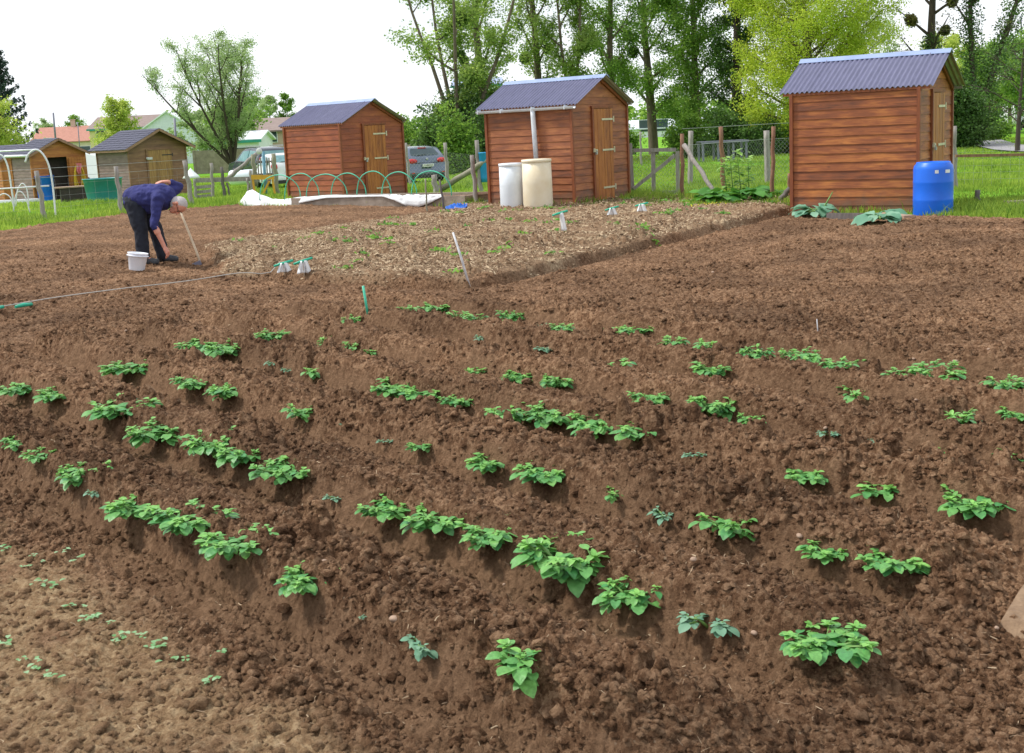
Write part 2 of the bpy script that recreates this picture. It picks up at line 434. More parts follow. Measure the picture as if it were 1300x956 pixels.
M['roof_under'] = mat('sheet_underside', (0.34, 0.32, 0.27), (0.24, 0.22, 0.18), 0.7)
M['shingle'] = mat('slate_grey_shingle', (0.075, 0.078, 0.125), (0.045, 0.045, 0.075), 0.75, 9, bump=0.5)
M['pvc'] = mat('pale_grey_pvc', (0.68, 0.72, 0.79), (0.52, 0.57, 0.65), 0.35, 4, bump=0)
M['barrel_white'] = mat('white_plastic', (0.74, 0.79, 0.86), (0.60, 0.66, 0.72), 0.4, 2.2, bump=0.05)
M['barrel_cream'] = mat('cream_plastic_stained', (0.80, 0.76, 0.64), (0.62, 0.50, 0.30), 0.45, 2.0, bump=0.05, spread=0.35)
M['barrel_blue'] = mat('bright_blue_plastic', (0.010, 0.155, 0.80), (0.008, 0.11, 0.62), 0.38, 2, bump=0.03)
M['barrel_sky'] = mat('sky_blue_plastic', (0.02, 0.33, 0.66), (0.02, 0.22, 0.5), 0.5, 5, bump=0.05)
M['tub'] = mat('teal_plastic', (0.035, 0.26, 0.27), (0.03, 0.19, 0.2), 0.5, 4, bump=0.05)
M['sticker'] = mat('white_label', (0.8, 0.8, 0.8), (0.6, 0.62, 0.66), 0.5, 40, bump=0)
M['concrete'] = mat('weathered_concrete', (0.36, 0.30, 0.25), (0.18, 0.145, 0.115), 0.9, 4, bump=0.6, bscale=30)
M['fleece'] = mat('white_fleece', (0.82, 0.84, 0.86), (0.68, 0.71, 0.74), 0.8, 4, bump=0.3, bscale=14)
M['hoop_green'] = mat('green_plastic_hoop', (0.08, 0.55, 0.36), (0.05, 0.42, 0.28), 0.4, 8, bump=0)
M['pipe_white'] = mat('white_tunnel_pipe', (0.75, 0.78, 0.82), (0.55, 0.58, 0.62), 0.4, 8, bump=0)
M['wire'] = mat('galvanised_wire', (0.42, 0.44, 0.44), (0.3, 0.31, 0.31), 0.45, 20, metal=0.5, bump=0)
M['steel'] = mat('painted_grey_steel', (0.20, 0.20, 0.27), (0.13, 0.13, 0.18), 0.5, 6, bump=0.05)
M['teal_plastic'] = mat('green_plastic_handle', (0.02, 0.42, 0.27), (0.02, 0.33, 0.2), 0.4, 8, bump=0)
M['rag'] = mat('white_rag', (0.82, 0.83, 0.85), (0.66, 0.68, 0.72), 0.85, 15, bump=0.3)
M['string'] = mat('grey_string', (0.50, 0.48, 0.45), (0.35, 0.33, 0.3), 0.8, 50, bump=0)
M['stick'] = mat('smooth_pale_handle', (0.58, 0.47, 0.34), (0.42, 0.32, 0.22), 0.55, 6, (1, 1, 8))
M['rod_white'] = mat('weathered_white_rod', (0.66, 0.66, 0.68), (0.4, 0.4, 0.42), 0.5, 12)
M['pail'] = mat('white_bucket_plastic', (0.80, 0.82, 0.88), (0.68, 0.70, 0.78), 0.35, 4, bump=0.03)
M['black'] = mat('black_rubber', (0.03, 0.03, 0.033), (0.02, 0.02, 0.022), 0.7)
M['dark_in'] = mat('dark_interior', (0.06, 0.045, 0.04), (0.03, 0.025, 0.025), 0.9)  # shade of the shed inside put into the colour; also the crate's dark colour
M['yellow'] = mat('yellow_hose', (0.72, 0.50, 0.04), (0.55, 0.36, 0.03), 0.5, 8, bump=0)
M['orange_wood'] = mat('orange_painted_wood', (0.66, 0.36, 0.03), (0.5, 0.24, 0.03), 0.6, 6)
M['red'] = mat('red_plastic', (0.55, 0.02, 0.03), (0.4, 0.015, 0.02), 0.3, bump=0)
M['pink'] = mat('pink_cloth', (0.75, 0.25, 0.30), (0.6, 0.15, 0.2), 0.8)
M['blue_cloth'] = mat('blue_tarp', (0.01, 0.14, 0.62), (0.01, 0.06, 0.3), 0.6, 15)
M['blue_pole'] = mat('blue_painted_pole', (0.12, 0.30, 0.40), (0.1, 0.2, 0.28), 0.6, 10)
M['glass'] = mat('dark_window_glass', (0.05, 0.08, 0.09), (0.04, 0.06, 0.07), 0.06, bump=0)
M['glass_pale'] = mat('pale_car_glass', (0.20, 0.36, 0.38), (0.12, 0.24, 0.27), 0.08, bump=0)
M['plaster'] = mat('cream_render', (0.62, 0.55, 0.42), (0.52, 0.45, 0.34), 0.9, 1.5)
M['plaster_yellow'] = mat('yellow_render', (0.66, 0.58, 0.30), (0.56, 0.47, 0.24), 0.9, 1.5)
M['plaster_pink'] = mat('pinkish_render', (0.55, 0.40, 0.34), (0.45, 0.32, 0.27), 0.9, 1.5)
M['white_paint'] = mat('white_painted_sheet', (0.78, 0.80, 0.84), (0.66, 0.69, 0.74), 0.6, 1.0, bump=0)
M['tile_red'] = mat('red_roof_tiles', (0.44, 0.21, 0.16), (0.32, 0.15, 0.11), 0.85, 2.5, bump=0.8, bscale=20)
M['tile_brown'] = mat('brown_roof_tiles', (0.27, 0.21, 0.19), (0.19, 0.14, 0.13), 0.85, 2.5, bump=0.8, bscale=20)
M['green_paint'] = mat('green_painted_edge', (0.03, 0.30, 0.25), (0.03, 0.22, 0.18), 0.6, bump=0)
M['asphalt'] = mat('grey_asphalt', (0.30, 0.29, 0.31), (0.24, 0.235, 0.25), 0.9, 3, bump=0.3)
M['bark'] = mat('grey_brown_bark', (0.17, 0.13, 0.10), (0.075, 0.058, 0.045), 0.95, 3, (3, 3, 0.7), 1.0)
M['bark_dark'] = mat('dark_bark', (0.085, 0.062, 0.052), (0.04, 0.03, 0.026), 0.95, 3, (3, 3, 0.7), 1.0)
# ------------------------------------------------------------------ soil sheet
def soil_material():
    m, nt, b = new_mat('garden_soil')
    geo = N(nt, 'ShaderNodeNewGeometry'); at_ = N(nt, 'ShaderNodeAttribute', attribute_name='zone')
    sep = N(nt, 'ShaderNodeSeparateColor'); nt.links.new(at_.outputs['Color'], sep.inputs[0])
    P = geo.outputs['Position']
    def noise(sc, det=5, ro=0.6):
        n = N(nt, 'ShaderNodeTexNoise'); n.inputs['Scale'].default_value = sc; n.inputs['Detail'].default_value = det; n.inputs['Roughness'].default_value = ro
        nt.links.new(P, n.inputs['Vector']); return n.outputs['Fac']
    def mix(f, a, c, isf=True):
        x = N(nt, 'ShaderNodeMixRGB'); 
        nt.links.new(f, x.inputs[0]) if isf else setattr(x.inputs[0], 'default_value', f)
        nt.links.new(a, x.inputs[1]); nt.links.new(c, x.inputs[2]); return x.outputs[0]
    def cells(sc, out='Color'):
        q = N(nt, 'ShaderNodeTexVoronoi'); q.inputs['Scale'].default_value = sc; wr = N(nt, 'ShaderNodeMixRGB', blend_type='ADD'); wr.inputs[0].default_value = 0.02
        n2 = N(nt, 'ShaderNodeTexNoise'); n2.inputs['Scale'].default_value = sc*1.3; nt.links.new(P, n2.inputs['Vector']); nt.links.new(P, wr.inputs[1]); nt.links.new(n2.outputs['Color'], wr.inputs[2])
        nt.links.new(wr.outputs[0], q.inputs['Vector']); s_ = N(nt, 'ShaderNodeSeparateColor'); nt.links.new(q.outputs['Color'], s_.inputs[0]); return s_.outputs[0], q.outputs['Distance']
    c1, d1 = cells(75); c2, d2 = cells(30)
    ad = N(nt, 'ShaderNodeMath', operation='MULTIPLY_ADD'); ad.inputs[1].default_value = 0.26; nt.links.new(c1, ad.inputs[0])
    ae = N(nt, 'ShaderNodeMath', operation='MULTIPLY_ADD'); ae.inputs[1].default_value = 0.16; nt.links.new(c2, ae.inputs[0])
    nt.links.new(noise(20, 9, 0.75), ae.inputs[2]); nt.links.new(ae.outputs[0], ad.inputs[2])
    dark = ramp(nt, ad.outputs[0], [(0.42, (0.076, 0.038, 0.019)), (0.66, (0.215, 0.118, 0.064)), (0.92, (0.45, 0.285, 0.170))])
    broad = ramp(nt, noise(0.9, 4), [(0.35, (0.55, 0.53, 0.53)), (0.65, (1.02, 1.00, 1.00))])
    mu = N(nt, 'ShaderNodeMixRGB', blend_type='MULTIPLY'); mu.inputs[0].default_value = 1; nt.links.new(dark, mu.inputs[1]); nt.links.new(broad, mu.inputs[2])
    # pale bits: straw crumbs, grit
    vo = N(nt, 'ShaderNodeTexVoronoi'); vo.inputs['Scale'].default_value = 46; nt.links.new(P, vo.inputs['Vector'])
    mr = N(nt, 'ShaderNodeMapRange'); mr.inputs['From Min'].default_value = 0.10; mr.inputs['From Max'].default_value = 0.22; mr.inputs['To Min'].default_value = 0.75; mr.inputs['To Max'].default_value = 0
    nt.links.new(vo.outputs['Distance'], mr.inputs[0])
    sp = N(nt, 'ShaderNodeSeparateColor'); nt.links.new(vo.outputs['Color'], sp.inputs[0])
    th = N(nt, 'ShaderNodeMath', operation='GREATER_THAN'); th.inputs[1].default_value = 0.86; nt.links.new(sp.outputs[0], th.inputs[0])
    bit = N(nt, 'ShaderNodeMath', operation='MULTIPLY'); nt.links.new(mr.outputs[0], bit.inputs[0]); nt.links.new(th.outputs[0], bit.inputs[1])
    rgb = N(nt, 'ShaderNodeRGB'); rgb.outputs[0].default_value = (0.34, 0.25, 0.17, 1)
    c = mix(bit.outputs[0], mu.outputs[0], rgb.outputs[0])
    smo = ramp(nt, noise(34, 8, 0.7), [(0.30, (0.155, 0.088, 0.050)), (0.52, (0.26, 0.155, 0.090)), (0.72, (0.38, 0.235, 0.140))])
    hf = N(nt, 'ShaderNodeMath', operation='MULTIPLY'); hf.inputs[1].default_value = 0.85; nt.links.new(sep.outputs[2], hf.inputs[0])
    c = mix(hf.outputs[0], c, smo)
    tan = ramp(nt, noise(24, 8, 0.75), [(0.32, (0.12, 0.074, 0.046)), (0.45, (0.30, 0.21, 0.13)), (0.60, (0.56, 0.43, 0.28))])
    c = mix(sep.outputs[0], c, tan)
    sand = ramp(nt, noise(30, 8, 0.7), [(0.30, (0.17, 0.095, 0.050)), (0.48, (0.34, 0.22, 0.120)), (0.63, (0.52, 0.37, 0.22))])
    c = mix(sep.outputs[1], c, sand)
    nt.links.new(c, b.inputs['Base Color']); b.inputs['Roughness'].default_value = 0.95; b.inputs['Specular IOR Level'].default_value = 0.12
    bn = noise(150, 6, 0.7)
    bp = N(nt, 'ShaderNodeBump'); bp.inputs['Strength'].default_value = 1.0; bp.inputs['Distance'].default_value = 0.008
    nt.links.new(bn, bp.inputs['Height'])
    b2 = noise(45, 6, 0.7)
    bp2 = N(nt, 'ShaderNodeBump'); bp2.inputs['Strength'].default_value = 1.0; bp2.inputs['Distance'].default_value = 0.03
    nt.links.new(b2, bp2.inputs['Height']); nt.links.new(bp.outputs[0], bp2.inputs['Normal'])
    nt.links.new(bp2.outputs[0], b.inputs['Normal'])
    return m
M['soil'] = soil_material()

def fan(r0, r1, nr, a0, a1, na):
    r = r0*np.exp(np.linspace(0, math.log(r1/r0), nr)); a = np.radians(np.linspace(a0, a1, na))
    Rr, A = np.meshgrid(r, a, indexing='ij')
    X = Rr*np.sin(A); Y = Rr*np.cos(A)
    i = np.arange(nr-1)[:, None]*na + np.arange(na-1)[None, :]
    F = np.stack([i, i+1, i+na+1, i+na], -1).reshape(-1, 4)
    return X.ravel(), Y.ravel(), F

def build_soil():
    X, Y, F = fan(1.9, 34.0, 1150, -40, 34, 1240)
    Z = np.empty_like(X); zn = np.zeros((len(X), 4), np.float32); zn[:, 3] = 1
    for k in range(0, len(X), 200000):
        s_ = slice(k, k+200000); x = X[s_]; y = Y[s_]
        z = soil_h(x, y); sd = plot_sd(x, y)
        z = z - 0.35*sstep(0.02, -0.35, sd)
        # fade relief close to the edge of the plot
        Z[s_] = z
        s, a, pot, patch, sandy = zones(x, y)
        straw = sstep(0.0, 0.2, fbm(x*4, y*4, 4, 420))
        zn[s_, 2] = smooth_flank(x, y)
        zn[s_, 0] = patch*(0.35+0.65*straw); zn[s_, 1] = sandy*sstep(-0.28, 0.12, fbm(x*5, y*5, 4, 430)+0.05)
    keep_v = (plot_sd(X, Y) > -0.9)
    Fk = F[keep_v[F].all(1)]
    o = np_mesh('soil', np.stack([X, Y, Z], 1), Fk, M['soil'], smooth=True, attrs={'zone': ('FLOAT_COLOR', zn)})
    setprops(o, kind='structure', label='dark brown dug soil of the vegetable plot with potato ridges', cat='ground')
build_soil()

# ------------------------------------------------------------------ grass ground out to the horizon
def grass_material():
    m, nt, b = new_mat('meadow_ground')
    geo = N(nt, 'ShaderNodeNewGeometry'); P = geo.outputs['Position']
    def noise(sc, det=5, ro=0.6):
        n = N(nt, 'ShaderNodeTexNoise'); n.inputs['Scale'].default_value = sc; n.inputs['Detail'].default_value = det; n.inputs['Roughness'].default_value = ro
        nt.links.new(P, n.inputs['Vector']); return n.outputs['Fac']
    g = ramp(nt, noise(6, 8, 0.7), [(0.3, (0.06, 0.16, 0.014)), (0.5, (0.14, 0.34, 0.025)), (0.7, (0.28, 0.50, 0.055))])
    br = ramp(nt, noise(0.35, 5), [(0.36, (0.75, 0.82, 0.8)), (0.62, (1.25, 1.15, 1.0))])
    mu = N(nt, 'ShaderNodeMixRGB', blend_type='MULTIPLY'); mu.inputs[0].default_value = 1; nt.links.new(g, mu.inputs[1]); nt.links.new(br, mu.inputs[2])
    at_ = N(nt, 'ShaderNodeAttribute', attribute_name='bare')
    tan = ramp(nt, noise(9, 7, 0.7), [(0.35, (0.16, 0.10, 0.055)), (0.6, (0.40, 0.29, 0.18))])
    mx = N(nt, 'ShaderNodeMixRGB'); nt.links.new(at_.outputs['Fac'], mx.inputs[0]); nt.links.new(mu.outputs[0], mx.inputs[1]); nt.links.new(tan, mx.inputs[2])
    nt.links.new(mx.outputs[0], b.inputs['Base Color']); b.inputs['Roughness'].default_value = 0.95; b.inputs['Specular IOR Level'].default_value = 0.1
    bp = N(nt, 'ShaderNodeBump'); bp.inputs['Strength'].default_value = 1.0; bp.inputs['Distance'].default_value = 0.05
    nt.links.new(noise(14, 8, 0.75), bp.inputs['Height']); nt.links.new(bp.outputs[0], b.inputs['Normal'])
    return m
M['meadow'] = grass_material()

def bare_mask(x, y):
    """trodden earth between the plot and the sheds"""
    sd = plot_sd(x, y)
    path = sstep(-1.5, -1.1, sd)*(1-sstep(-0.25, 0.0, sd))*sstep(-2.5, -1.5, x)*(1-sstep(2.6, 4.0, x))
    left = np.exp(-(((x+11.3)/2.3)**2+((y-27.3)/1.5)**2))
    return np.clip(path*sstep(-0.22, 0.05, fbm(x*2.2, y*2.2, 3, 500)+0.04) + 0.7*left, 0, 1)

def axis_pts(lo, mid0, mid1, hi, step):
    a = list(np.arange(mid0, mid1+1e-6, step)); s = step; p = mid1; 
    while p < hi: s *= 1.18; p += s; a.append(p)
    s = step; p = mid0
    while p > lo: s *= 1.18; p -= s; a.insert(0, p)
    return np.array(a)

def build_ground():
    xs = axis_pts(-1800, -22, 20, 1800, 0.22); ys = axis_pts(-60, 8, 60, 3000, 0.22)
    X, Y = np.meshgrid(xs, ys, indexing='ij'); x = X.ravel(); y = Y.ravel()
    sd = plot_sd(x, y)
    z = terr(x, y) + 0.05*fbm(x*0.8, y*0.8, 4, 510)*sstep(0.2, -2, sd) - 0.45*sstep(0.0, 0.45, sd)
    nx, ny = X.shape
    i = np.arange(nx-1)[:, None]*ny + np.arange(ny-1)[None, :]
    F = np.stack([i, i+ny, i+ny+1, i+1], -1).reshape(-1, 4)
    o = np_mesh('ground', np.stack([x, y, z], 1), F, M['meadow'], smooth=True, attrs={'bare': ('FLOAT', bare_mask(x, y))})
    setprops(o, kind='structure', label='green meadow around and behind the plot', cat='ground')
build_ground()

def ground_z(x, y):
    x = np.asarray(x, float); y = np.asarray(y, float)
    return terr(x, y) + 0.05*fbm(x*0.8, y*0.8, 4, 510)*sstep(0.2, -2, plot_sd(x, y))

# ------------------------------------------------------------------ grass blades
def blades(name, x, y, z, h, w, matl, label, lean=0.5, tint=None):
    n = len(x); az = RNG.uniform(0, 2*PI, n); la = RNG.uniform(0, 2*PI, n); l = RNG.uniform(0.1, lean, n)*h
    dx = np.cos(az)*w/2; dy = np.sin(az)*w/2
    V = np.empty((n, 5, 3))
    mx = x+np.cos(la)*l*0.35; my = y+np.sin(la)*l*0.35
    V[:, 0] = np.stack([x-dx, y-dy, z-0.02], 1); V[:, 1] = np.stack([x+dx, y+dy, z-0.02], 1)
    V[:, 2] = np.stack([mx+dx*0.8, my+dy*0.8, z+h*0.6], 1); V[:, 3] = np.stack([mx-dx*0.8, my-dy*0.8, z+h*0.6], 1)
    V[:, 4] = np.stack([x+np.cos(la)*l, y+np.sin(la)*l, z+h], 1)
    b = np.arange(n)[:, None]*5
    F = np.concatenate([b+np.array([[0, 1, 2]]), b+np.array([[0, 2, 3]]), b+np.array([[3, 2, 4]])])
    if tint is None: tint = RNG.uniform(0, 1, n)
    o = np_mesh(name, V.reshape(-1, 3), F, matl, attrs={'tint': ('FLOAT', np.repeat(tint, 5))})
    return setprops(o, label, 'grass', kind='stuff')

M['grass'] = leaf_mat('grass_blade', (0.07, 0.17, 0.018), (0.40, 0.54, 0.085), 0.45, 0.6, spec=0.15)
SHED_CORNERS = []   # filled later: (x, y, radius) kept free of grass
def build_grass():
    n = 520000
    Y = 13.0*np.exp(RNG.uniform(0, math.log(75/13.0), n)); X = RNG.uniform(-0.50, 0.47, n)*Y
    sd = plot_sd(X, Y)
    dens = sstep(0.06, -0.05, sd)*(1-0.93*np.clip(bare_mask(X, Y)*1.3, 0, 1))
    clump = vnoise(X*1.1, Y*1.1, 600); clump2 = vnoise(X*0.25, Y*0.25, 601)
    keep = RNG.uniform(0, 1, n) < dens*(0.35+0.65*sstep(0.25, 0.7, clump))
    X = X[keep]; Y = Y[keep]; sd = sd[keep]; clump = clump[keep]; clump2 = clump2[keep]
    edge = np.exp(-((sd+1.2)/2.0)**2)
    h = (0.045+0.055*clump**2*2)*(0.7+0.35*edge)*RNG.uniform(0.6, 1.4, len(X))
    h = h*(1+Y/90)*np.where(Y > 38, 0.8, 1.0)
    w = 0.007+0.00042*Y
    t = np.clip(0.18+0.45*clump2+0.42*(vnoise(X*3, Y*3, 605)-0.3)+RNG.normal(0, 0.16, len(X))+0.12*edge, 0, 1)
    blades('grass', X, Y, ground_z(X, Y), h, w, M['grass'], 'short bright green grass on the meadow behind the sheds', tint=t)
    # rank tufts at the feet of sheds, posts and bed edging
    P = []
    for (u, v, r, k) in ((790, 250, 0.5, 700), (815, 252, 0.6, 700), (850, 256, 0.8, 500), (735, 262, 0.4, 300), (1250, 266, 0.7, 900), (1235, 274, 0.5, 600), (1285, 276, 0.8, 900),
                         (300, 262, 0.7, 500), (120, 262, 1.4, 1200), (230, 262, 1.2, 1200), (30, 285, 1.5, 1200), (600, 262, 0.5, 500), (575, 240, 1.5, 900), (640, 265, 0.5, 200), (1000, 256, 0.5, 400), (320, 245, 1.2, 900), (275, 250, 1.0, 700), (160, 268, 0.8, 600)):
        p = at(u, v)
        q = RNG.normal(0, 1, (k, 2))*r*0.5 + p[:2]; P.append(q)
    P = np.concatenate(P); P = P[plot_sd(P[:, 0], P[:, 1]) < 0.05]
    hh = RNG.uniform(0.08, 0.24, len(P))
    blades('tall_grass', P[:, 0], P[:, 1], ground_z(P[:, 0], P[:, 1]), hh, 0.013, M['grass'], 'long rank grass tufts at the feet of sheds and posts', lean=0.9,
           tint=np.clip(RNG.normal(0.35, 0.2, len(P)), 0, 1))
build_grass()

# ------------------------------------------------------------------ loose crumbs, straw and stones on the soil
def scatter_xy(n, y0, y1, cond=None, p=1.0):
    Y = y0*np.exp(RNG.uniform(0, math.log(y1/y0), n)); X = RNG.uniform(-0.50, 0.50, n)*Y
    ok = plot_sd(X, Y) > 0.08
    X = X[ok]; Y = Y[ok]
    if cond is not None:
        k = RNG.uniform(0, 1, len(X)) < cond(X, Y); X = X[k]; Y = Y[k]
    return X, Y

def build_crumbs():
    # irregular little lumps (a jittered octahedron each)
    X, Y = scatter_xy(110000, 2.2, 18, lambda x, y: (0.35+0.5*sstep(-0.1, 0.2, fbm(x*1.7, y*1.7, 3, 300)))*(1-0.75*smooth_flank(x, y))*(1-0.6*zones(x, y)[4]))
    n0 = len(X); X2, Y2 = scatter_xy(16000, 2.2, 14, lambda x, y: sstep(0.0, 0.25, fbm(x*1.7, y*1.7, 3, 300))*(1-smooth_flank(x, y))*(1-zones(x, y)[4])); X = np.concatenate([X, X2]); Y = np.concatenate([Y, Y2])
    n = len(X); r = RNG.gamma(2.0, 0.0030, n)*(0.75+Y*0.06)+0.0025; r[n0:] = RNG.uniform(0.008, 0.030, n-n0)**1.0
    base = np.array([(1, 0, 0), (0, 1, 0), (-1, 0, 0), (0, -1, 0), (0, 0, 1), (0, 0, -0.6), (.6, .6, .55), (-.6, .6, .55), (-.6, -.6, .55), (.6, -.6, .55)], float)
    f = np.array([(0, 1, 6), (1, 2, 7), (2, 3, 8), (3, 0, 9), (4, 9, 6), (4, 6, 7), (4, 7, 8), (4, 8, 9), (0, 6, 9), (1, 7, 6), (2, 8, 7), (3, 9, 8)])
    J = base[None]*(1+RNG.uniform(-0.3, 0.3, (n, 10, 3)))
    az = RNG.uniform(0, 2*PI, n); c, s = np.cos(az)[:, None], np.sin(az)[:, None]
    JX = J[..., 0]*c-J[..., 1]*s; JY = J[..., 0]*s+J[..., 1]*c
    z = soil_h(X, Y)
    V = np.stack([X[:, None]+JX*r[:, None], Y[:, None]+JY*r[:, None], z[:, None]+J[..., 2]*r[:, None]*0.85], -1)
    F = (np.arange(n)[:, None, None]*10 + f[None]).reshape(-1, 3)
    s_, a, pot, patch, sandy = zones(X, Y)
    zn = np.zeros((n, 10, 4), np.float32); zn[..., 3] = 1; zn[..., 1] = (sandy*0.5)[:, None]; zn[..., 0] = (patch*0.5)[:, None]
    o = np_mesh('soil_crumbs', V.reshape(-1, 3), F, M['soil'], smooth=True, attrs={'zone': ('FLOAT_COLOR', zn.reshape(-1, 4))})
    setprops(o, 'loose crumbs of dark earth lying over the dug soil', 'soil', kind='stuff')
build_crumbs()

M['straw'] = leaf_mat('dry_straw', (0.17, 0.105, 0.065), (0.62, 0.49, 0.33), 0.15, 0.8, spec=0.1)
def fibres(name, X, Y, z, L, w, label, matl, tint=None, up=0.35):
    n = len(X); az = RNG.uniform(0, 2*PI, n); el = RNG.normal(0, up, n)
    d = np.stack([np.cos(az)*np.cos(el), np.sin(az)*np.cos(el), np.sin(el)], 1)*L[:, None]/2
    s = np.stack([-np.sin(az), np.cos(az), RNG.normal(0, .5, n)], 1)*w[:, None]/2
    bend = np.stack([-np.sin(az), np.cos(az), np.full(n, 0.5)], 1)*(RNG.normal(0, 0.12, n)*L)[:, None]
    c = np.stack([X, Y, z], 1)
    V = np.stack([c-d-s, c-d+s, c+bend+s, c+bend-s, c+d+s*0.6, c+d-s*0.6], 1)
    b = np.arange(n)[:, None]*6
    F = np.concatenate([b+np.array([[0, 1, 2, 3]]), b+np.array([[3, 2, 4, 5]])])
    if tint is None: tint = RNG.uniform(0, 1, n)
    o = np_mesh(name, V.reshape(-1, 3), F, matl, attrs={'tint': ('FLOAT', np.repeat(tint, 6))})
    return setprops(o, label, 'plant litter', kind='stuff')

def build_straw():
    x0, x1, y0, y1 = -7, 6, 11, 25
    X = RNG.uniform(x0, x1, 260000); Y = RNG.uniform(y0, y1, 260000)
    p = zones(X, Y)[3]*sstep(-0.25, 0.25, fbm(X*3, Y*3, 4, 700))
    k = RNG.uniform(0, 1, len(X)) < p; X = X[k]; Y = Y[k]; n = len(X)
    fibres('straw_litter', X, Y, soil_h(X, Y, False)+0.012, RNG.uniform(0.02, 0.075, n), RNG.uniform(0.006, 0.017, n), 'pale chopped stalks and straw strewn over the fallow patch', M['straw'], tint=RNG.uniform(0, 1, n)**1.3)
    X, Y = scatter_xy(9000, 2.2, 14, lambda x, y: 0.25+0.75*zones(x, y)[2]*sstep(0.0, 0.25, fbm(x*2.5, y*2.5, 3, 710)))
    n = len(X); L = RNG.uniform(0.008, 0.035, n)*(1+Y*0.06)
    o = fibres('root_litter', X, Y, soil_h(X, Y)+0.004, L*0.8, 0.0010+0.0003*Y+RNG.uniform(0, 0.0008, n), 'thin pale roots and stalk bits between the potato ridges', M['straw'], tint=RNG.uniform(0, 0.75, n)**1.3)
    # little weeds starting in the straw patch and between the rows
    M['weed'] = leaf_mat('weed_leaf', (0.06, 0.20, 0.03), (0.22, 0.45, 0.07), 0.4)
    cx, cy = [], []
    for i in range(5200):
        x = RNG.uniform(-7, 6); y = RNG.uniform(11, 25)
        cx.append(x); cy.append(y)
    cx = np.array(cx); cy = np.array(cy)
    k = RNG.uniform(0, 1, len(cx)) < zones(cx, cy)[3]*(0.10+0.5*sstep(0.08, 0.25, fbm(cx*1.6, cy*1.6, 3, 720)))*0.22; cx = cx[k]; cy = cy[k]
    X = np.repeat(cx, 14)+RNG.normal(0, 0.055, len(cx)*14); Y = np.repeat(cy, 14)+RNG.normal(0, 0.055, len(cx)*14); n = len(X)
    o = fibres('weeds', X, Y, soil_h(X, Y, False)+0.035, RNG.uniform(0.03, 0.08, n), RNG.uniform(0.015, 0.035, n), 'small green weeds sprouting in the fallow patch', M['weed'], up=0.5); o['category'] = 'weeds'
build_straw()

def build_stones():
    spots = [(398, 712, 16), (410, 708, 10), (500, 778, 14), (545, 660, 6), (547, 778, 7), (880, 708, 9), (440, 690, 5), (1163, 505, 5), (1048, 542, 6), (905, 345, 4), (1255, 440, 5), (1160, 452, 5), (1213, 455, 8), (640, 740, 5), (1015, 675, 9),
             (1265, 795, 7), (957, 800, 10), (700, 480, 4), (160, 420, 4), (1100, 240, 0)]
    m = mat('pale_flint', (0.42, 0.30, 0.22), (0.26, 0.17, 0.12), 0.8, 20, bump=0.5)
    k = 0
    where = ('left', 'middle', 'right')
    for u, v, w in spots:
        if w == 0 or v > 950: continue
        p = at_soil(u, v); d = np.linalg.norm(p-np.array([0, 0, EYE])); r = w/FPX*d/2
        mb = MB(); mb.ball((0, 0, r*0.3), r, 10, 7, (1, 0.8, 0.62))
        mb.v = [tuple(np.array(q)*(1+0.28*(vnoise(q[0]/r*1.3+k*7, q[1]/r*1.3+q[2]/r, k)-0.5)) ) for q in mb.v]
        o = mb.build('stone', m); o.location = (p[0], p[1], p[2]+0.01); o.rotation_euler = (0.2, 0.1, k*1.3)
        setprops(o, 'small pale stone lying loose on the dug soil', 'stone', 'pale stones on the soil'); k += 1
build_stones()

# ------------------------------------------------------------------ potato plants
def blade_patch(o, d, n, L, W, droop=0.35, fold=0.25, nu=5, tipsharp=1.0, wav=0.0):
    """leaf blade: grid nu x 3 (left edge, rib, right edge)"""
    s = np.cross(d, n); s /= np.linalg.norm(s)+1e-9
    V = []; 
    for i in range(nu+1):
        t = i/nu
        w = W*(math.sin(PI*min(1, t**0.92))**0.5)*0.5 if 0 < t < 1 else (0.0)
        w = max(w, W*0.03)
        c = o + d*L*t*(1-0.12*droop*t) - n*L*droop*t*t
        wv = wav*math.sin(t*11)*W
        for k in (-1, -0.5, 0, 0.5, 1):
            V.append(c + s*w*k + n*(abs(k)*w*fold*1.6 - fold*w*abs(k)**2.2*0.8) + n*wv*abs(k)*0.5)
    F = [(i*5+j, (i+1)*5+j, (i+1)*5+j+1, i*5+j+1) for i in range(nu) for j in range(4)]
    return V, F

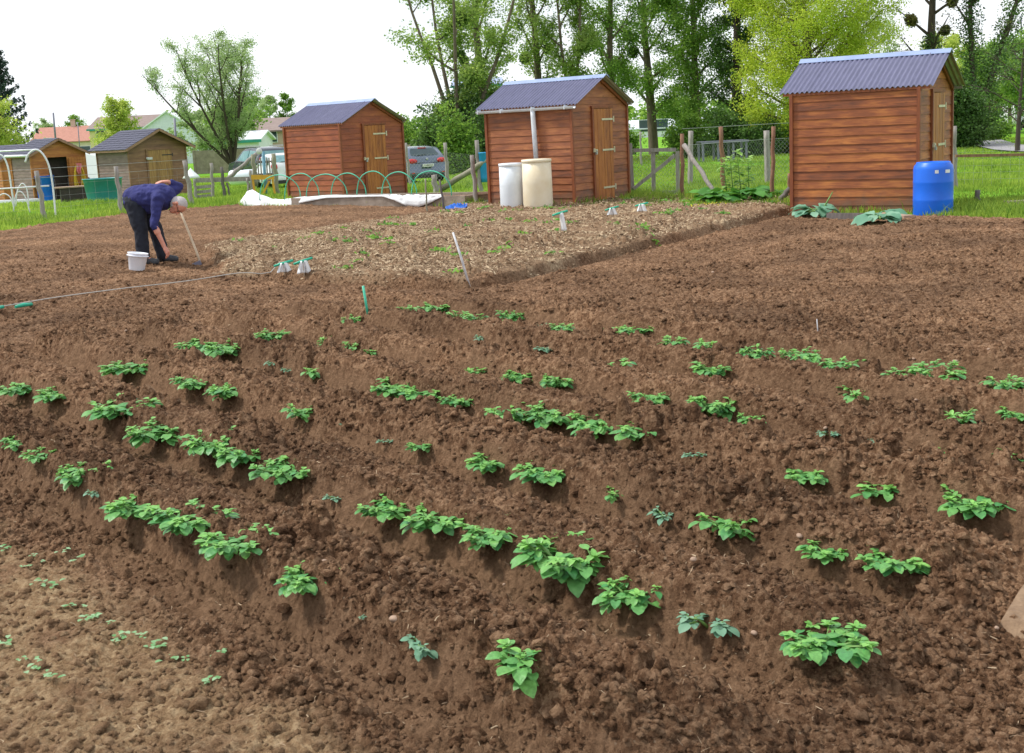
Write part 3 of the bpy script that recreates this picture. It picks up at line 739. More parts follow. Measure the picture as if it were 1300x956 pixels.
def potato_variant(seed, kind):
    rs = random.Random(seed)
    V = []; F = []; T = []; st = MB()
    nst = {'lush': 8, 'mid': 5, 'small': 3, 'grey': 3, 'tall': 3}[kind]
    H = {'lush': 0.060, 'mid': 0.048, 'small': 0.026, 'grey': 0.014, 'tall': 0.12}[kind]
    Rr = {'lush': 0.115, 'mid': 0.085, 'small': 0.045, 'grey': 0.06, 'tall': 0.045}[kind]
    def leaf(o, az, el, L, W, tint):
        d = np.array([math.cos(az)*math.cos(el), math.sin(az)*math.cos(el), math.sin(el)])
        n = np.array([-math.cos(az)*math.sin(el), -math.sin(az)*math.sin(el), math.cos(el)])
        n = n + np.array([rs.uniform(-.3, .3), rs.uniform(-.3, .3), 0]); n /= np.linalg.norm(n); 
        n = n - d*np.dot(n, d); n /= np.linalg.norm(n)
        v, f = blade_patch(o, d, n, L, W, rs.uniform(0.15, 0.6), rs.uniform(0.1, 0.4), wav=rs.uniform(0, 0.07))
        b = len(V); V.extend(v); F.extend([tuple(q+b for q in x) for x in f]); T.extend([min(1, max(0, tint+rs.uniform(-.14, .14)))]*len(v))
    for i in range(nst):
        a0 = 2*PI*i/nst + rs.uniform(-.5, .5); r = Rr*rs.uniform(0.5, 1.2); h = H*rs.uniform(0.7, 1.15)
        top = np.array([math.cos(a0)*r, math.sin(a0)*r, h])
        P = [np.array([math.cos(a0)*0.012, math.sin(a0)*0.012, -0.02]), top*np.array([.55, .55, .55]), top]
        st.tube(P, [0.005, 0.0042, 0.003], 6)
        nl = {'lush': 11, 'mid': 9, 'small': 6, 'grey': 7, 'tall': 9}[kind]
        for j in range(nl):
            t = 0.30+0.7*(j+1)/nl
            o = P[0]*(1-t)+top*t
            az = a0 + j*2.4 + rs.uniform(-.35, .35)
            if rs.random() < 0.35: az = a0+rs.uniform(-.9, .9)
            big = (1-0.55*abs(t-0.6)/0.4*(t > 0.6))
            Lr = {'lush': 0.044, 'mid': 0.040, 'small': 0.034, 'grey': 0.030, 'tall': 0.058}[kind]*rs.uniform(0.75, 1.2)*big
            el = rs.uniform(0.0, 0.55) + 0.6*(t > 0.85) + (0.3 if kind == 'tall' else 0)
            pl = Lr*rs.uniform(0.5, 1.0)
            e = o + np.array([math.cos(az)*math.cos(el), math.sin(az)*math.cos(el), math.sin(el)])*pl
            st.tube([o, e], [0.0022, 0.0016], 5, False)
            tint = 0.34+0.28*(t > 0.85)+rs.uniform(-.15, .15)
            leaf(e, az, el*0.5-0.1, Lr*1.15, Lr*0.86, tint)
            for sgn in (-1, 1):
                if rs.random() < 0.85:
                    q = o*(0.45)+e*0.55
                    leaf(q, az+sgn*rs.uniform(0.8, 1.3), el*0.4, Lr*0.78, Lr*0.55, tint+0.05)
                if rs.random() < 0.4:
                    leaf(o*0.75+e*0.25, az+sgn*1.4, el*0.5, Lr*0.4, Lr*0.3, tint+0.1)
        for j in range(6 if kind != 'grey' else 2):  # young leaves in the heart of each shoot
            leaf(top, a0+j*1.1+rs.uniform(-.3, .3), rs.uniform(0.25, 1.0), 0.026*rs.uniform(.7, 1.2), 0.016, 0.72)
    return np.array(V), np.array(F), np.array(T), st

M['potato_leaf'] = leaf_mat('potato_leaf', (0.060, 0.26, 0.09), (0.28, 0.56, 0.125), 0.30, 0.40, spec=0.4, veins=70)
M['potato_grey'] = leaf_mat('frosted_potato_leaf', (0.10, 0.24, 0.15), (0.24, 0.40, 0.27), 0.2, 0.6)
M['potato_stem'] = mat('potato_stem', (0.16, 0.30, 0.07), (0.10, 0.2, 0.05), 0.5, bump=0)
VAR = {}
def potato_proto(kind, i):
    key = (kind, i)
    if key not in VAR:
        V, F, T, st = potato_variant(100+i*7+len(kind)*31, kind)
        me_l = ('leaves', V, F, T)
        VAR[key] = (me_l, st, None)
    return VAR[key]
PROT = {}
def place_potato(kind, i, p, w, label, rz):
    key = (kind, i)
    if key in PROT:
        o = copy_tree(PROT[key][0])
    else:
        (nm, V, F, T), st, _ = potato_proto(kind, i)
        o = thing('potato_plant', None, 'potato plant')
        lv = np_mesh('leaves', V, F, M['potato_grey'] if kind == 'grey' else M['potato_leaf'], o, True, {'tint': ('FLOAT', T)})
        st.build('stems', M['potato_stem'], o)
        ext = (np.percentile(V[:, 0], 99)-np.percentile(V[:, 0], 1)+np.percentile(V[:, 1], 99)-np.percentile(V[:, 1], 1))/2
        PROT[key] = (o, ext)
    ext = PROT[key][1]
    s = w/ext
    o.location = (float(p[0]), float(p[1]), float(p[2])); o.rotation_euler = (0, 0, rz); o.scale = (s, s, s*(0.80+0.15*math.sin(rz*3)))
    return setprops(o, label, 'potato plant', 'potato plants on the ridges')

ROWS = {
'first': [(20,560,40),(52,577,35),(102,605,60),(122,624,22,'grey'),(178,652,78),(240,664,92),(305,690,88),(390,737,75),(535,810,56,'grey'),(462,774,14,'grey'),(662,866,70,'tall')],
'second': [(30,499,55),(70,505,50),(150,526,75),(205,556,72),(265,574,65),(308,584,58),(368,606,78),(425,630,24,'grey'),(497,650,70),(553,668,85),(628,686,75),(716,726,112),(802,760,75),(905,785,68,'grey'),(1050,818,98)],
'third': [(170,474,62),(248,490,46),(293,503,50),(385,526,40),(435,540,10,'grey'),(490,559,20,'grey'),(540,569,44,'mid'),(622,592,58),(690,606,65),(780,628,35,'small'),(845,654,38,'grey'),(928,674,65,'mid'),(1055,706,55,'mid'),(1140,716,76)],
'fourth': [(253,444,50),(290,451,58),(345,462,18,'grey'),(367,470,18,'grey'),(402,474,32,'small'),(505,502,56),(536,507,52),(585,516,48),(655,530,66),(700,537,70),(755,550,64),(812,564,56,'mid'),(882,579,28,'grey'),(1027,607,60),(1117,625,48,'small'),(1240,652,78)],
'fifth': [(345,430,38),(415,434,22,'small'),(447,442,24,'small'),(470,449,24,'small'),(605,473,32,'small'),(660,485,42),(708,491,50),(830,512,48),(905,526,60),(955,535,34),(1053,548,25,'grey'),(1110,562,25,'grey'),(1195,575,34,'small'),(1282,582,36,'small')],
'sixth': [(450,410,28),(610,429,18,'grey'),(690,445,25,'grey'),(785,462,38,'small'),(840,469,22,'grey'),(902,477,52),(1085,506,40,'small'),(1142,515,10,'small'),(1222,530,40,'small'),(1290,532,40,'mid')],
'seventh': [(518,393,28,'small'),(555,395,42),(580,402,30,'small'),(602,404,28,'small'),(652,407,36),(690,412,16,'grey'),(714,417,30,'mid'),(775,422,32,'small'),(808,426,44),(852,434,35,'small'),(895,440,30,'small'),(960,449,40),(1020,457,50),(1062,464,36),(1092,460,15,'small'),(1135,473,30,'small'),(1186,476,60),(1280,489,40)]}
ORD = ['first', 'second', 'third', 'fourth', 'fifth', 'sixth', 'seventh', 'eighth', 'ninth', 'tenth', 'eleventh', 'twelfth', 'thirteenth', 'fourteenth', 'fifteenth', 'sixteenth', 'seventeenth', 'eighteenth']
kk = 0
for rn, L in ROWS.items():
    L = sorted(L)
    for i, e in enumerate(L):
        u, v, w = e[:3]; kind = e[3] if len(e) > 3 else ('lush' if w > 0 else 'mid')
        p0 = at_soil(u, v-w*0.07)
        d = np.linalg.norm(p0-np.array([0, 0, EYE])); wm = w/FPX*d*0.99
        if kind == 'lush' and wm < 0.19: kind = 'mid'
        adj = {'lush': 'bushy', 'mid': 'leafy', 'small': 'small', 'grey': 'grey frosted', 'tall': 'upright'}[kind]
        z = p0[2]+0.008
        ordn = 'last' if i == len(L)-1 else ORD[i]
        place_potato(kind, kk % {'lush': 6, 'mid': 4, 'small': 3, 'grey': 3, 'tall': 1}[kind], (p0[0], p0[1], z-0.004), wm,
                     '%s potato plant, %s from the left in the %s row from the sandy bed' % (adj, ordn, rn), (kk*2.399) % (2*PI) if kind != 'tall' else 0.6)
        kk += 1

# seedlings in two drills on the sandy bed
M['seed_leaf'] = leaf_mat('seedling_leaf', (0.14, 0.34, 0.12), (0.34, 0.52, 0.30), 0.35)
def seedling(i, w):
    rs = random.Random(900+i); V = []; F = []; T = []
    for k in range(rs.choice((4, 5, 7))):
        az = rs.uniform(0, 2*PI); o = np.array([rs.uniform(-.4, .4)*w, rs.uniform(-.4, .4)*w, 0.0])
        d = np.array([math.cos(az), math.sin(az), 0.4]); d /= np.linalg.norm(d)
        v, f = blade_patch(o+np.array([0, 0, 0.012]), d, np.array([0, 0, 1.0]), w*0.40, w*0.24, 0.3, 0.2, 4)
        b = len(V); V += v; F += [tuple(q+b for q in x) for x in f]; T += [rs.random()]*len(v)
    return np.array(V), np.array(F), np.array(T)
SEED = [(60, 708), (83, 705), (100, 712), (45, 702), (52, 735), (62, 740), (108, 768), (114, 774), (112, 781), (140, 783), (150, 800), (160, 797), (180, 800), (195, 815), (220, 832), (240, 833), (272, 825), (205, 812), (262, 858), (270, 860), (10, 808), (30, 830), (42, 836), (35, 846), (62, 853), (70, 858), (8, 690), (35, 715), (90, 762)]
for i, (u, v) in enumerate(SEED):
    p = at_soil(u, v); V, F, T = seedling(i, 0.040+0.012*(i % 3))
    o = np_mesh('seedling', V, F, M['seed_leaf'], None, True, {'tint': ('FLOAT', T)})
    z = float(soil_h(np.array([p[0]]), np.array([p[1]]))[0]); o.location = (p[0], p[1], z)
    setprops(o, 'tiny pale green seedling on the light sandy bed', 'seedling', 'seedlings on the sandy bed')
# ------------------------------------------------------------------ garden sheds
def planks(mb, side, W, L, E, Rg, ph=0.132, opening=None):
    """shiplap boards. side: 'eave' (y=0 facing -y), 'back', 'gable' (x=0 facing +x), 'gable2'"""
    n = int(math.ceil((Rg+0.05)/ph)) if 'gable' in side else int(math.ceil(E/ph))
    sl = (Rg-E)/(L/2)
    for i in range(n):
        z0, z1 = i*ph, min((i+1)*ph, Rg if 'gable' in side else E)
        if z1 <= z0: continue
        jit = 0.0025*math.sin(i*12.9)
        if 'gable' in side:
            ins = lambda z: max(0.0, (z-E)/sl)
            cuts = [(0, L)]
            if opening and z0 < opening[2]: cuts = [(0, opening[0]), (opening[1], L)]
            for c0, c1 in cuts:
                a0, a1 = max(c0, ins(z0)), min(c1, L-ins(z0)); b0, b1 = max(c0, ins(z1)), min(c1, L-ins(z1))
                if a1 <= a0: continue
                if b1 < b0: b0 = b1 = (b0+b1)/2
                s = 1 if side == 'gable' else -1; X = 0 if side == 'gable' else -W
                V = [(X+s*(0.015+jit), a0, z0), (X+s*(0.015+jit), a1, z0), (X+s*0.003, b1, z1), (X+s*0.003, b0, z1), (X-s*0.02, a0, z0), (X-s*0.02, a1, z0), (X-s*0.02, b1, z1), (X-s*0.02, b0, z1)]
                mb.add(V, [(0, 1, 2, 3), (4, 7, 6, 5), (0, 4, 5, 1), (1, 5, 6, 2), (3, 2, 6, 7), (0, 3, 7, 4)])
        else:
            s = -1 if side == 'eave' else 1; Y = 0 if side == 'eave' else L
            V = [(-W, Y+s*(0.015+jit), z0), (0, Y+s*(0.015+jit), z0), (0, Y+s*0.003, z1), (-W, Y+s*0.003, z1), (-W, Y-s*0.02, z0), (0, Y-s*0.02, z0), (0, Y-s*0.02, z1), (-W, Y-s*0.02, z1)]
            mb.add(V, [(0, 1, 2, 3), (4, 7, 6, 5), (0, 4, 5, 1), (1, 5, 6, 2), (3, 2, 6, 7), (0, 3, 7, 4)])

def shed(name, label, X, Y, Z, yaw, dims, wm, dm, tm, roof='sheet', door=(0.34, 0.70, 1.76), opening=None, ph=0.132, lat='bar', side_m=None, under=None):
    W, L, E, Rg, oe, og, ogl = dims
    oe += 0.04
    t = thing(name, label, 'shed', (X, Y, Z), math.radians(yaw), 'wooden garden sheds')
    for sd in ('eave', 'gable', 'back', 'gable2'):
        mb = MB(); planks(mb, sd, W, L, E, Rg, ph, (opening[0]*L, opening[1]*L, opening[2]) if (opening and sd == 'gable') else None)
        mb.build('wall', (side_m if (side_m and sd in ('eave', 'back')) else wm), t)
    for cx, cy in ((0.012, -0.006), (-W-0.012, -0.006), (0.012, L+0.006), (-W-0.012, L+0.006)):
        mb = MB(); mb.box((cx, cy-0.012 if cy < 1 else cy+0.012, E/2-0.04), (0.052, 0.052, E+0.06)); mb.build('corner_post', tm, t)
    s = (Rg-E)/(L/2); rz = Rg+0.035; ez = E-s*oe+0.03
    if roof == 'sheet':
        nx = int((W+og+ogl)/0.076*6); ny = 3
        for nm, off, mt in (('roof_sheet', 0.0, M['roof_blue']), ('roof_lining', -0.007, M['roof_under'])):
            for sgn in (0, 1):
                def f(u, v):
                    x = -W-ogl+(W+og+ogl)*u; wv = 0.0135*math.sin(2*PI*x/0.076)
                    yy = L/2+(-1 if sgn == 0 else 1)*(L/2+oe)*v
                    sm_ = sum(0.007*max(0, 1-abs(x+W*q_)/0.03) for q_ in (0.03, 0.45, 0.87))
                    return (x, yy, rz+(ez-rz)*v+wv+off+(sm_ if off == 0 else 0))
                mb = MB(); mb.grid(f, nx, ny); mb.build(nm, mt, t)
        mb = MB(); x0, x1 = -W-ogl-0.01, og+0.01; k = 0.115
        prof = [(L/2-k, rz-k*s+0.013), (L/2-0.02, rz+0.022), (L/2+0.02, rz+0.022), (L/2+k, rz-k*s+0.013), (L/2+k, rz-k*s+0.006), (L/2, rz+0.008), (L/2-k, rz-k*s+0.006)]
        mb.prism(prof, x0, x1, axis=0); mb.build('ridge_cap', M['roof_cap'], t)
        # barge rafters under the sheet
        for xx in (0.03, -W-0.03):
            mb = MB()
            for sg in (-1, 1):
                mb.beam((xx, L/2+sg*0.01, rz-0.065), (xx, L/2+sg*(L/2+oe-0.02), ez-0.055), 0.055, 0.03)
            mb.build('rafter', tm, t)
        for yy in (0.03, L-0.03):
            pass
        for sg in (0, 1):
            yy = -0.02 if sg == 0 else L+0.02
            mb = MB(); mb.beam((-W-ogl+0.06, yy, E-0.02), (og-0.05, yy, E-0.02), 0.04, 0.03); mb.build('purlin', M['post_green'] if sg else tm, t)
    else:
        for sgn in (0, 1):
            rows = 9
            mb = MB()
            for i in range(rows):
                v0, v1 = i/rows, (i+1)/rows
                y0 = L/2+(-1 if sgn == 0 else 1)*(L/2+oe)*v0; y1 = L/2+(-1 if sgn == 0 else 1)*(L/2+oe)*(v1+0.02)
                z0 = rz+(ez-rz)*v0+0.004; z1 = rz+(ez-rz)*v1+0.014
                x = -W-ogl
                k = 0
                while x < og-0.01:
                    x2 = min(og, x+0.30+0.02*math.sin(i*3+k)); g = 0.003*math.sin(i*7.3+k*3.1)
                    V = [(x, y0, z0+g), (x2-0.006, y0, z0+g), (x2-0.006, y1, z1+g), (x, y1, z1+g)]
                    V += [(p[0], p[1], p[2]-0.02) for p in V]
                    mb.add(V, [(0, 1, 2, 3), (4, 5, 6, 7), (0, 1, 5, 4), (1, 2, 6, 5), (2, 3, 7, 6), (3, 0, 4, 7)]); x = x2; k += 1
            mb.build('roof_shingles', M['shingle'], t)
        for xx in (og-0.012, -W-ogl+0.012):
            mb = MB()
            for sg in (-1, 1):
                mb.beam((xx, L/2+sg*0.0, rz-0.05), (xx, L/2+sg*(L/2+oe), ez-0.045), 0.085, 0.024)
            mb.build('barge_board', M['fascia'], t)
        mb = MB(); mb.beam((-W-ogl+0.03, -oe+0.01, ez-0.05), (og-0.03, -oe+0.01, ez-0.05), 0.07, 0.02); mb.build('eaves_board', M['fascia'], t)
    if door:
        y0, y1, h = door[0]*L, door[1]*L, door[2]
        d = None
        mb = MB(); nb = 6; bw = (y1-y0-0.05)/nb
        for i in range(nb):
            mb.box((0.034+0.002*(i % 2), y0+0.05+bw*(i+0.5), h/2+0.02), (0.024, bw-0.007, h-0.04))
        mb.box((0.022, (y0+y1)/2, h/2+0.02), (0.012, y1-y0-0.06, h-0.05))
        d = mb.build('door', dm, t)
        mb = MB(); mb.box((0.030, y0+0.02, h/2+0.02), (0.034, 0.055, h-0.02)); mb.build('door_post', tm, t)
        mb = MB(); mb.box((0.030, (y0+y1)/2+0.01, h+0.035), (0.034, y1-y0+0.06, 0.045)); mb.build('lintel', tm, t)
        hm = M['hinge'] if lat != 'black' else M['black']
        for hz in ((0.26, 0.98, 1.56) if lat == 'bar' else (1.5, 0.5)):
            mb = MB(); mb.box((0.054, y1-0.20, hz), (0.008, 0.40, 0.036)); mb.box((0.056, y1+0.03, hz), (0.012, 0.03, 0.11)); mb.build('hinge', hm, d)
        if lat == 'bar':
            mb = MB(); mb.box((0.06, y0+0.04, 0.98), (0.02, 0.14, 0.045)); mb.box((0.07, y0-0.02, 0.985), (0.03, 0.03, 0.07)); mb.build('latch', M['hinge'], d)
            mb = MB(); mb.box((0.082, y0+0.04, 0.93), (0.028, 0.045, 0.05)); mb.tube([(0.082, y0+0.025, 0.95), (0.082, y0+0.028, 0.985), (0.082, y0+0.052, 0.985), (0.082, y0+0.055, 0.95)], 0.005, 6); mb.build('padlock', M['wire'], d)
        else:
            mb = MB(); mb.box((0.07, y0+0.10, 1.40), (0.05, 0.20, 0.09)); mb.ball((0.08, y0+0.0, 1.41), 0.045); mb.build('latch', M['rod_white'], d)
    return t

S3 = dict(X=1.30, Y=22.46, Z=0.05, yaw=-36.7, dims=(1.963, 1.959, 1.858, 2.347, 0.021, 0.18, 0.222))
S5 = dict(X=6.09, Y=17.67, Z=-0.02, yaw=-33.3, dims=(1.90, 1.98, 1.857, 2.353, 0.006, 0.222, 0.197))
S2 = dict(X=-3.79, Y=28.41, Z=0.0, yaw=-42.0, dims=(2.066, 1.977, 1.842, 2.337, 0.005, 0.18, 0.195))
Sb = dict(X=-13.50, Y=43.64, Z=-0.30, yaw=-44.5, dims=(2.337, 2.309, 1.86, 2.43, 0.217, 0.327, 0.207))
Sa = dict(X=-17.99, Y=46.11, Z=-0.38, yaw=-44.0, dims=(1.673, 2.169, 1.848, 2.372, 0.116, 0.214, 0.187))
sh3 = shed('garden_shed', 'brown wooden shed with grey gutter and downpipe, white water barrels at its wall', wm=M['wood_wall3'], dm=M['wood_door'], tm=M['wood_trim'], **S3)
sh5 = shed('garden_shed', 'wooden shed with blue drum at its corner, beside the right edge meadow', wm=M['wood_wall'], dm=M['wood_door'], tm=M['wood_trim'], **S5)
sh2 = shed('garden_shed', 'reddish wooden shed standing behind the raised bed with green hoops', wm=M['wood_wall2'], dm=M['wood_door'], tm=M['wood_trim'], **S2)
shb = shed('garden_shed', 'weathered grey-brown shed with dark shingle roof, door closed, behind the bending man', wm=M['wood_old'], dm=M['wood_olddoor'], tm=M['wood_old'], roof='shingle', ph=0.1, lat='black', door=(0.30, 0.74, 1.68), side_m=M['wood_old_side'], **Sb)
sha = shed('garden_shed', 'open-doored orange-brown shed with yellow hose hanging on its door', wm=M['wood_orange'], dm=None, tm=M['wood_orange'], roof='shingle', ph=0.12, door=None, opening=(0.30, 0.66, 1.62), side_m=M['wood_old_side'], **Sa)
mb = MB(); W_, L_ = Sa['dims'][:2]
mb.box((-0.42, 0.48*L_, 0.9), (0.02, L_*0.92, 1.8)); mb.build('interior_shade_sheet', M['dark_in'], sha)  # added dark sheet standing in for the shade behind the open doorway
mb = MB(); nb = 6
for i in range(nb): mb.box((0.06+0.0, 0.68*L_+0.115*(i+0.5), 0.86), (0.024, 0.108, 1.58))
mb.box((0.045, 0.68*L_+0.345, 0.86), (0.012, 0.66, 1.55)); od = mb.build('door', M['wood_orange'], sha); 
mb = MB(); g0 = (-0.05-Sa['dims'][4]); mb.tube([(-W_-0.15, g0, 1.80), (0.18, g0, 1.78)], 0.05, 8); mb.build('gutter', M['pipe_white'], sha)
# gutter and downpipe on the middle shed
W_, L_, E_ = S3['dims'][:3]
mb = MB()
def gf(u, v):
    x = -W_-0.17+(W_+0.13+0.17)*u; a = PI+PI*v; r = 0.052
    return (x, -0.088+r*math.cos(a), E_-0.045+r*math.sin(a)+0.01)
mb.grid(gf, 12, 8)
def gf2(u, v):
    x = -W_-0.17+(W_+0.13+0.17)*u; a = PI+PI*v; r = 0.046
    return (x, -0.088+r*math.cos(a), E_-0.045+r*math.sin(a)+0.012)
mb.grid(gf2, 12, 8)
mb.lathe([(0.0, 0), (0.051, 0), (0.051, 0.006), (0, 0.006)], 16)
g = mb.build('gutter', M['pvc'], sh3)
for xx in (-W_-0.12, -W_*0.78, -W_*0.41, -0.06):
    mb = MB(); mb.box((xx, -0.088, E_-0.05), (0.02, 0.112, 0.075)); mb.build('bracket', M['pvc'], g)
mb = MB(); mb.tube([(-W_*0.41, -0.088, E_-0.07), (-W_*0.41, -0.085, E_-0.2), (-W_*0.405, -0.085, 1.4), (-W_*0.385, -0.11, 0.80)], 0.046, 12); mb.build('downpipe', M['pvc'], sh3)

# the neighbour's shed only just in the picture at the left edge
p = on(-14, 240, 49)
shz = shed('garden_shed', 'orange shed cut off by the left picture edge, half hidden behind white hoops', p[0], 50.5, -0.45, -44, (2.6, 2.2, 1.75, 2.3, 0.1, 0.2, 0.2), M['wood_orange'], M['wood_orange'], M['wood_orange'], roof='shingle', ph=0.12, lat='black')

# ------------------------------------------------------------------ barrels and tubs
def barrel(name, label, u, v, wpx, hpx, m_, kind='straight', z=None, Yd=None):
    p = at(u, v) if Yd is None else on(u, v, Yd); d = np.linalg.norm(p-np.array([0, 0, EYE])); r = wpx/FPX*d/2; h = hpx/FPX*d
    if Yd is None: p[2] = float(ground_z(p[0], p[1])) if z is None else z
    p[1] += r*0.9
    t = thing(name, label, 'barrel', p, 0.3)
    mb = MB()
    if kind == 'lid':
        mb.lathe([(r*0.93, -0.12), (r*0.97, 0.03), (r, 0.06), (r*0.995, h*0.5), (r*0.97, h-0.05)], 32); mb.build('body', m_, t)
        mb = MB(); mb.lathe([(r*0.985, h-0.055), (r*1.01, h-0.05), (r*1.02, h-0.02), (r*1.0, h), (r*0.6, h+0.006), (0, h+0.006)], 32); mb.build('lid', m_, t)
    elif kind == 'drum':
        mb.lathe([(r*0.93, -0.03), (r*0.97, 0.02), (r, 0.05), (r*1.0, h*0.30), (r*1.012, h*0.32), (r, h*0.34), (r, h*0.62), (r*1.012, h*0.64), (r, h*0.66), (r, h-0.10), (r*0.96, h-0.05), (r*0.86, h-0.02), (r*0.84, h), (r*0.80, h), (r*0.78, h-0.02), (0, h-0.02)], 40); mb.build('body', m_, t)
    elif kind == 'open':
        mb.lathe([(r*0.80, -0.02), (r*0.86, 0.1), (r, h-0.03), (r*1.05, h-0.02), (r*1.05, h), (r*0.97, h), (r*0.95, h-0.05), (r*0.82, 0.05), (0, 0.03)], 32); mb.build('body', m_, t)
    return t, r, h, p
barrel('water_barrel', 'white plastic barrel left of the cream one by the middle shed', 651, 263.5, 31, 55, M['barrel_white'], 'lid', Yd=22.35)
barrel('water_barrel', 'cream stained plastic barrel under the downpipe of the middle shed', 684, 263.5, 38, 60, M['barrel_cream'], 'lid', Yd=21.9)
t, r, h, p = barrel('water_drum', 'bright blue plastic drum at the corner of the right-hand shed', 1192, 277, 46, 66, M['barrel_blue'], 'drum')
for az, w in ((-2.05, 0.03), (-1.45, 0.05), (-0.75, 0.03), (-0.45, 0.03)):
    mb = MB(); mb.grid(lambda u, v: ((r+0.004)*math.cos(az+(u-0.5)*w/r*1.6), (r+0.004)*math.sin(az+(u-0.5)*w/r*1.6), h-0.15+v*0.045), 3, 1)
    mb.build('sticker', M['sticker'], t)
barrel('rain_drum', 'sky blue drum behind the plank planter at the middle shed', 619, 246, 19, 36, M['barrel_sky'], 'open', 0.30)
barrel('rain_drum', 'blue drum standing at the open shed with the yellow hose', 56, 257, 21, 31, M['barrel_blue'], 'open')
barrel('round_tub', 'large teal round tub beside the weathered grey-brown shed', 126, 258, 45, 29, M['tub'], 'open')

# plank planter beside the middle shed: two boards and a half cask below
p = at(618, 262); t = thing('plank_planter', 'low planter of grey planks on a cut cask beside the white barrel', 'planter', p)
mb = MB(); mb.box((0.0, 0.25, 0.20), (0.50, 0.05, 0.17)); mb.box((-0.24, 0.5, 0.2), (0.04, 0.5, 0.17)); mb.box((0.24, 0.5, 0.2), (0.04, 0.5, 0.17)); mb.box((0, 0.4, 0.25), (0.46, 0.5, 0.03)); mb.build('planks', M['timber_pale'], t)
mb = MB(); mb.lathe([(0.17, -0.03), (0.185, 0.05), (0.18, 0.115)], 18, (0.06, 0.32, 0)); mb.build('cask', M['post_grey'], t)

# ------------------------------------------------------------------ raised bed with hoops and fleece
A = at(300, 266); A = at(372, 264); B = at(592, 262); A[2] = B[2] = 0
dv = (B-A)/np.linalg.norm(B-A); nv = np.array([-dv[1], dv[0], 0]); LB = np.linalg.norm(B-A)
if nv[1] < 0: nv = -nv
t = thing('raised_bed', 'long low concrete edged bed in front of the reddish shed', 'garden bed', A, math.atan2(dv[1], dv[0]))
mb = MB(); mb.box((LB/2, 0, 0.07), (LB, 0.08, 0.30)); mb.build('kerb', M['concrete'], t)
mb = MB(); mb.box((LB/2, 1.15, 0.07), (LB, 0.08, 0.30)); mb.build('kerb', M['concrete'], t)
mb = MB(); mb.box((LB-0.04, 0.575, 0.068), (0.08, 1.06, 0.296)); mb.build('kerb', M['concrete'], t)
mb = MB(); mb.box((0.04, 0.575, 0.068), (0.08, 1.06, 0.296)); mb.build('kerb', M['concrete'], t)
mb = MB(); mb.box((LB/2, 0.575, 0.06), (LB-0.2, 1.05, 0.22)); mb.build('bed_soil', M['soil'], t)
hp = [(351, 20), (383, 20), (419, 20), (457, 20), (492, 19), (532, 19)]
# hoops run from kerb to kerb along the bed: each a thing
hoops = [(321, 371, 226), (357, 397, 228), (387, 435, 228), (421, 460, 226), (455, 492, 227), (487, 524, 226), (524, 566, 226)]
for i, (u0, u1, vt) in enumerate(hoops):
    c0 = A + dv*((u0-372)/220*LB) + nv*0.10; c1 = A + dv*((u1-372)/220*LB) + nv*0.30
    wdt = np.linalg.norm(c1-c0); o_ = (c0+c1)/2
    ln = {0: 'far left hoop beside the orange trestle', 6: 'hoop at the right end of the raised bed'}.get(i, '%s from the left on the raised bed' % ORD[i])
    mb = MB(); P = []
    hh = 0.56+0.02*math.sin(i*2)
    for k in range(17):
        a = PI*k/16; P.append((-math.cos(a)*wdt/2, 0.02*math.sin(k), 0.14+hh*math.sin(a)**0.8))
    mb.tube(P, 0.012, 6); o = mb.build('tunnel_hoop', M['hoop_green']); o.location = (o_[0], o_[1], 0.04); o.rotation_euler = (0, 0, math.atan2((c1-c0)[1], (c1-c0)[0]))
    setprops(o, 'green plastic hoop, '+ln, 'hoop', 'green hoops over the raised bed')

def fleece(name, label, pts, seed):
    """crumpled sheet following pts [(P, half width, height)]"""
    n = len(pts)
    def f(u, v):
        i = min(int(u*(n-1)), n-2); k = u*(n-1)-i
        P = pts[i][0]*(1-k)+pts[i+1][0]*k; w = pts[i][1]*(1-k)+pts[i+1][1]*k; h = pts[i][2]*(1-k)+pts[i+1][2]*k
        a = PI*v
        x = u*14; y = v*5
        cr = 0.10*float(fbm(np.array(x), np.array(y*1.5), 4, seed))*(0.5+h*2)+0.03*math.sin(v*22+u*9)*h*2
        q = P - np.array([0, 1, 0])*math.cos(a)*w + np.array([0, 0, 1])*(h*math.sin(a)**0.7 + cr*math.sin(a) + 0.01)
        q = q + np.array([0, -1, 0])*cr*0.5
        return tuple(q)
    mb = MB(); mb.grid(f, 60, 26); o = mb.build(name, M['fleece']); o.modifiers.new('t', 'SOLIDIFY').thickness = 0.006
    return setprops(o, label, 'fleece')
q = lambda u, v, z=0: at(u, v)+np.array([0, 0, z])
Kf = lambda s, z: A + dv*s + nv*(-0.03) + np.array([0, 0, z])
fleece('crop_fleece', 'crumpled white fleece heaped at the left end of the raised bed', [(q(303, 261), 0.08, 0.05), (q(313, 262), 0.28, 0.28), (q(322, 262), 0.36, 0.38), (q(333, 263), 0.32, 0.26), (q(346, 263), 0.22, 0.17), (q(360, 263), 0.14, 0.14), (Kf(0.4, 0.12), 0.08, 0.12), (Kf(1.0, 0.20), 0.05, 0.05), (Kf(2.0, 0.215), 0.04, 0.03), (Kf(2.8, 0.215), 0.04, 0.03)], 800)
fleece('crop_fleece', 'white fleece hanging over the kerb at the right half of the raised bed', [(Kf(2.6, 0.215), 0.04, 0.03), (Kf(2.9, 0.14), 0.08, 0.10), (Kf(3.2, 0.03), 0.12, 0.20), (Kf(3.55, 0.0), 0.12, 0.22), (Kf(3.85, 0.08), 0.09, 0.16), (Kf(4.15, 0.2), 0.04, 0.04)], 820)
p = at(580, 268); mb = MB()
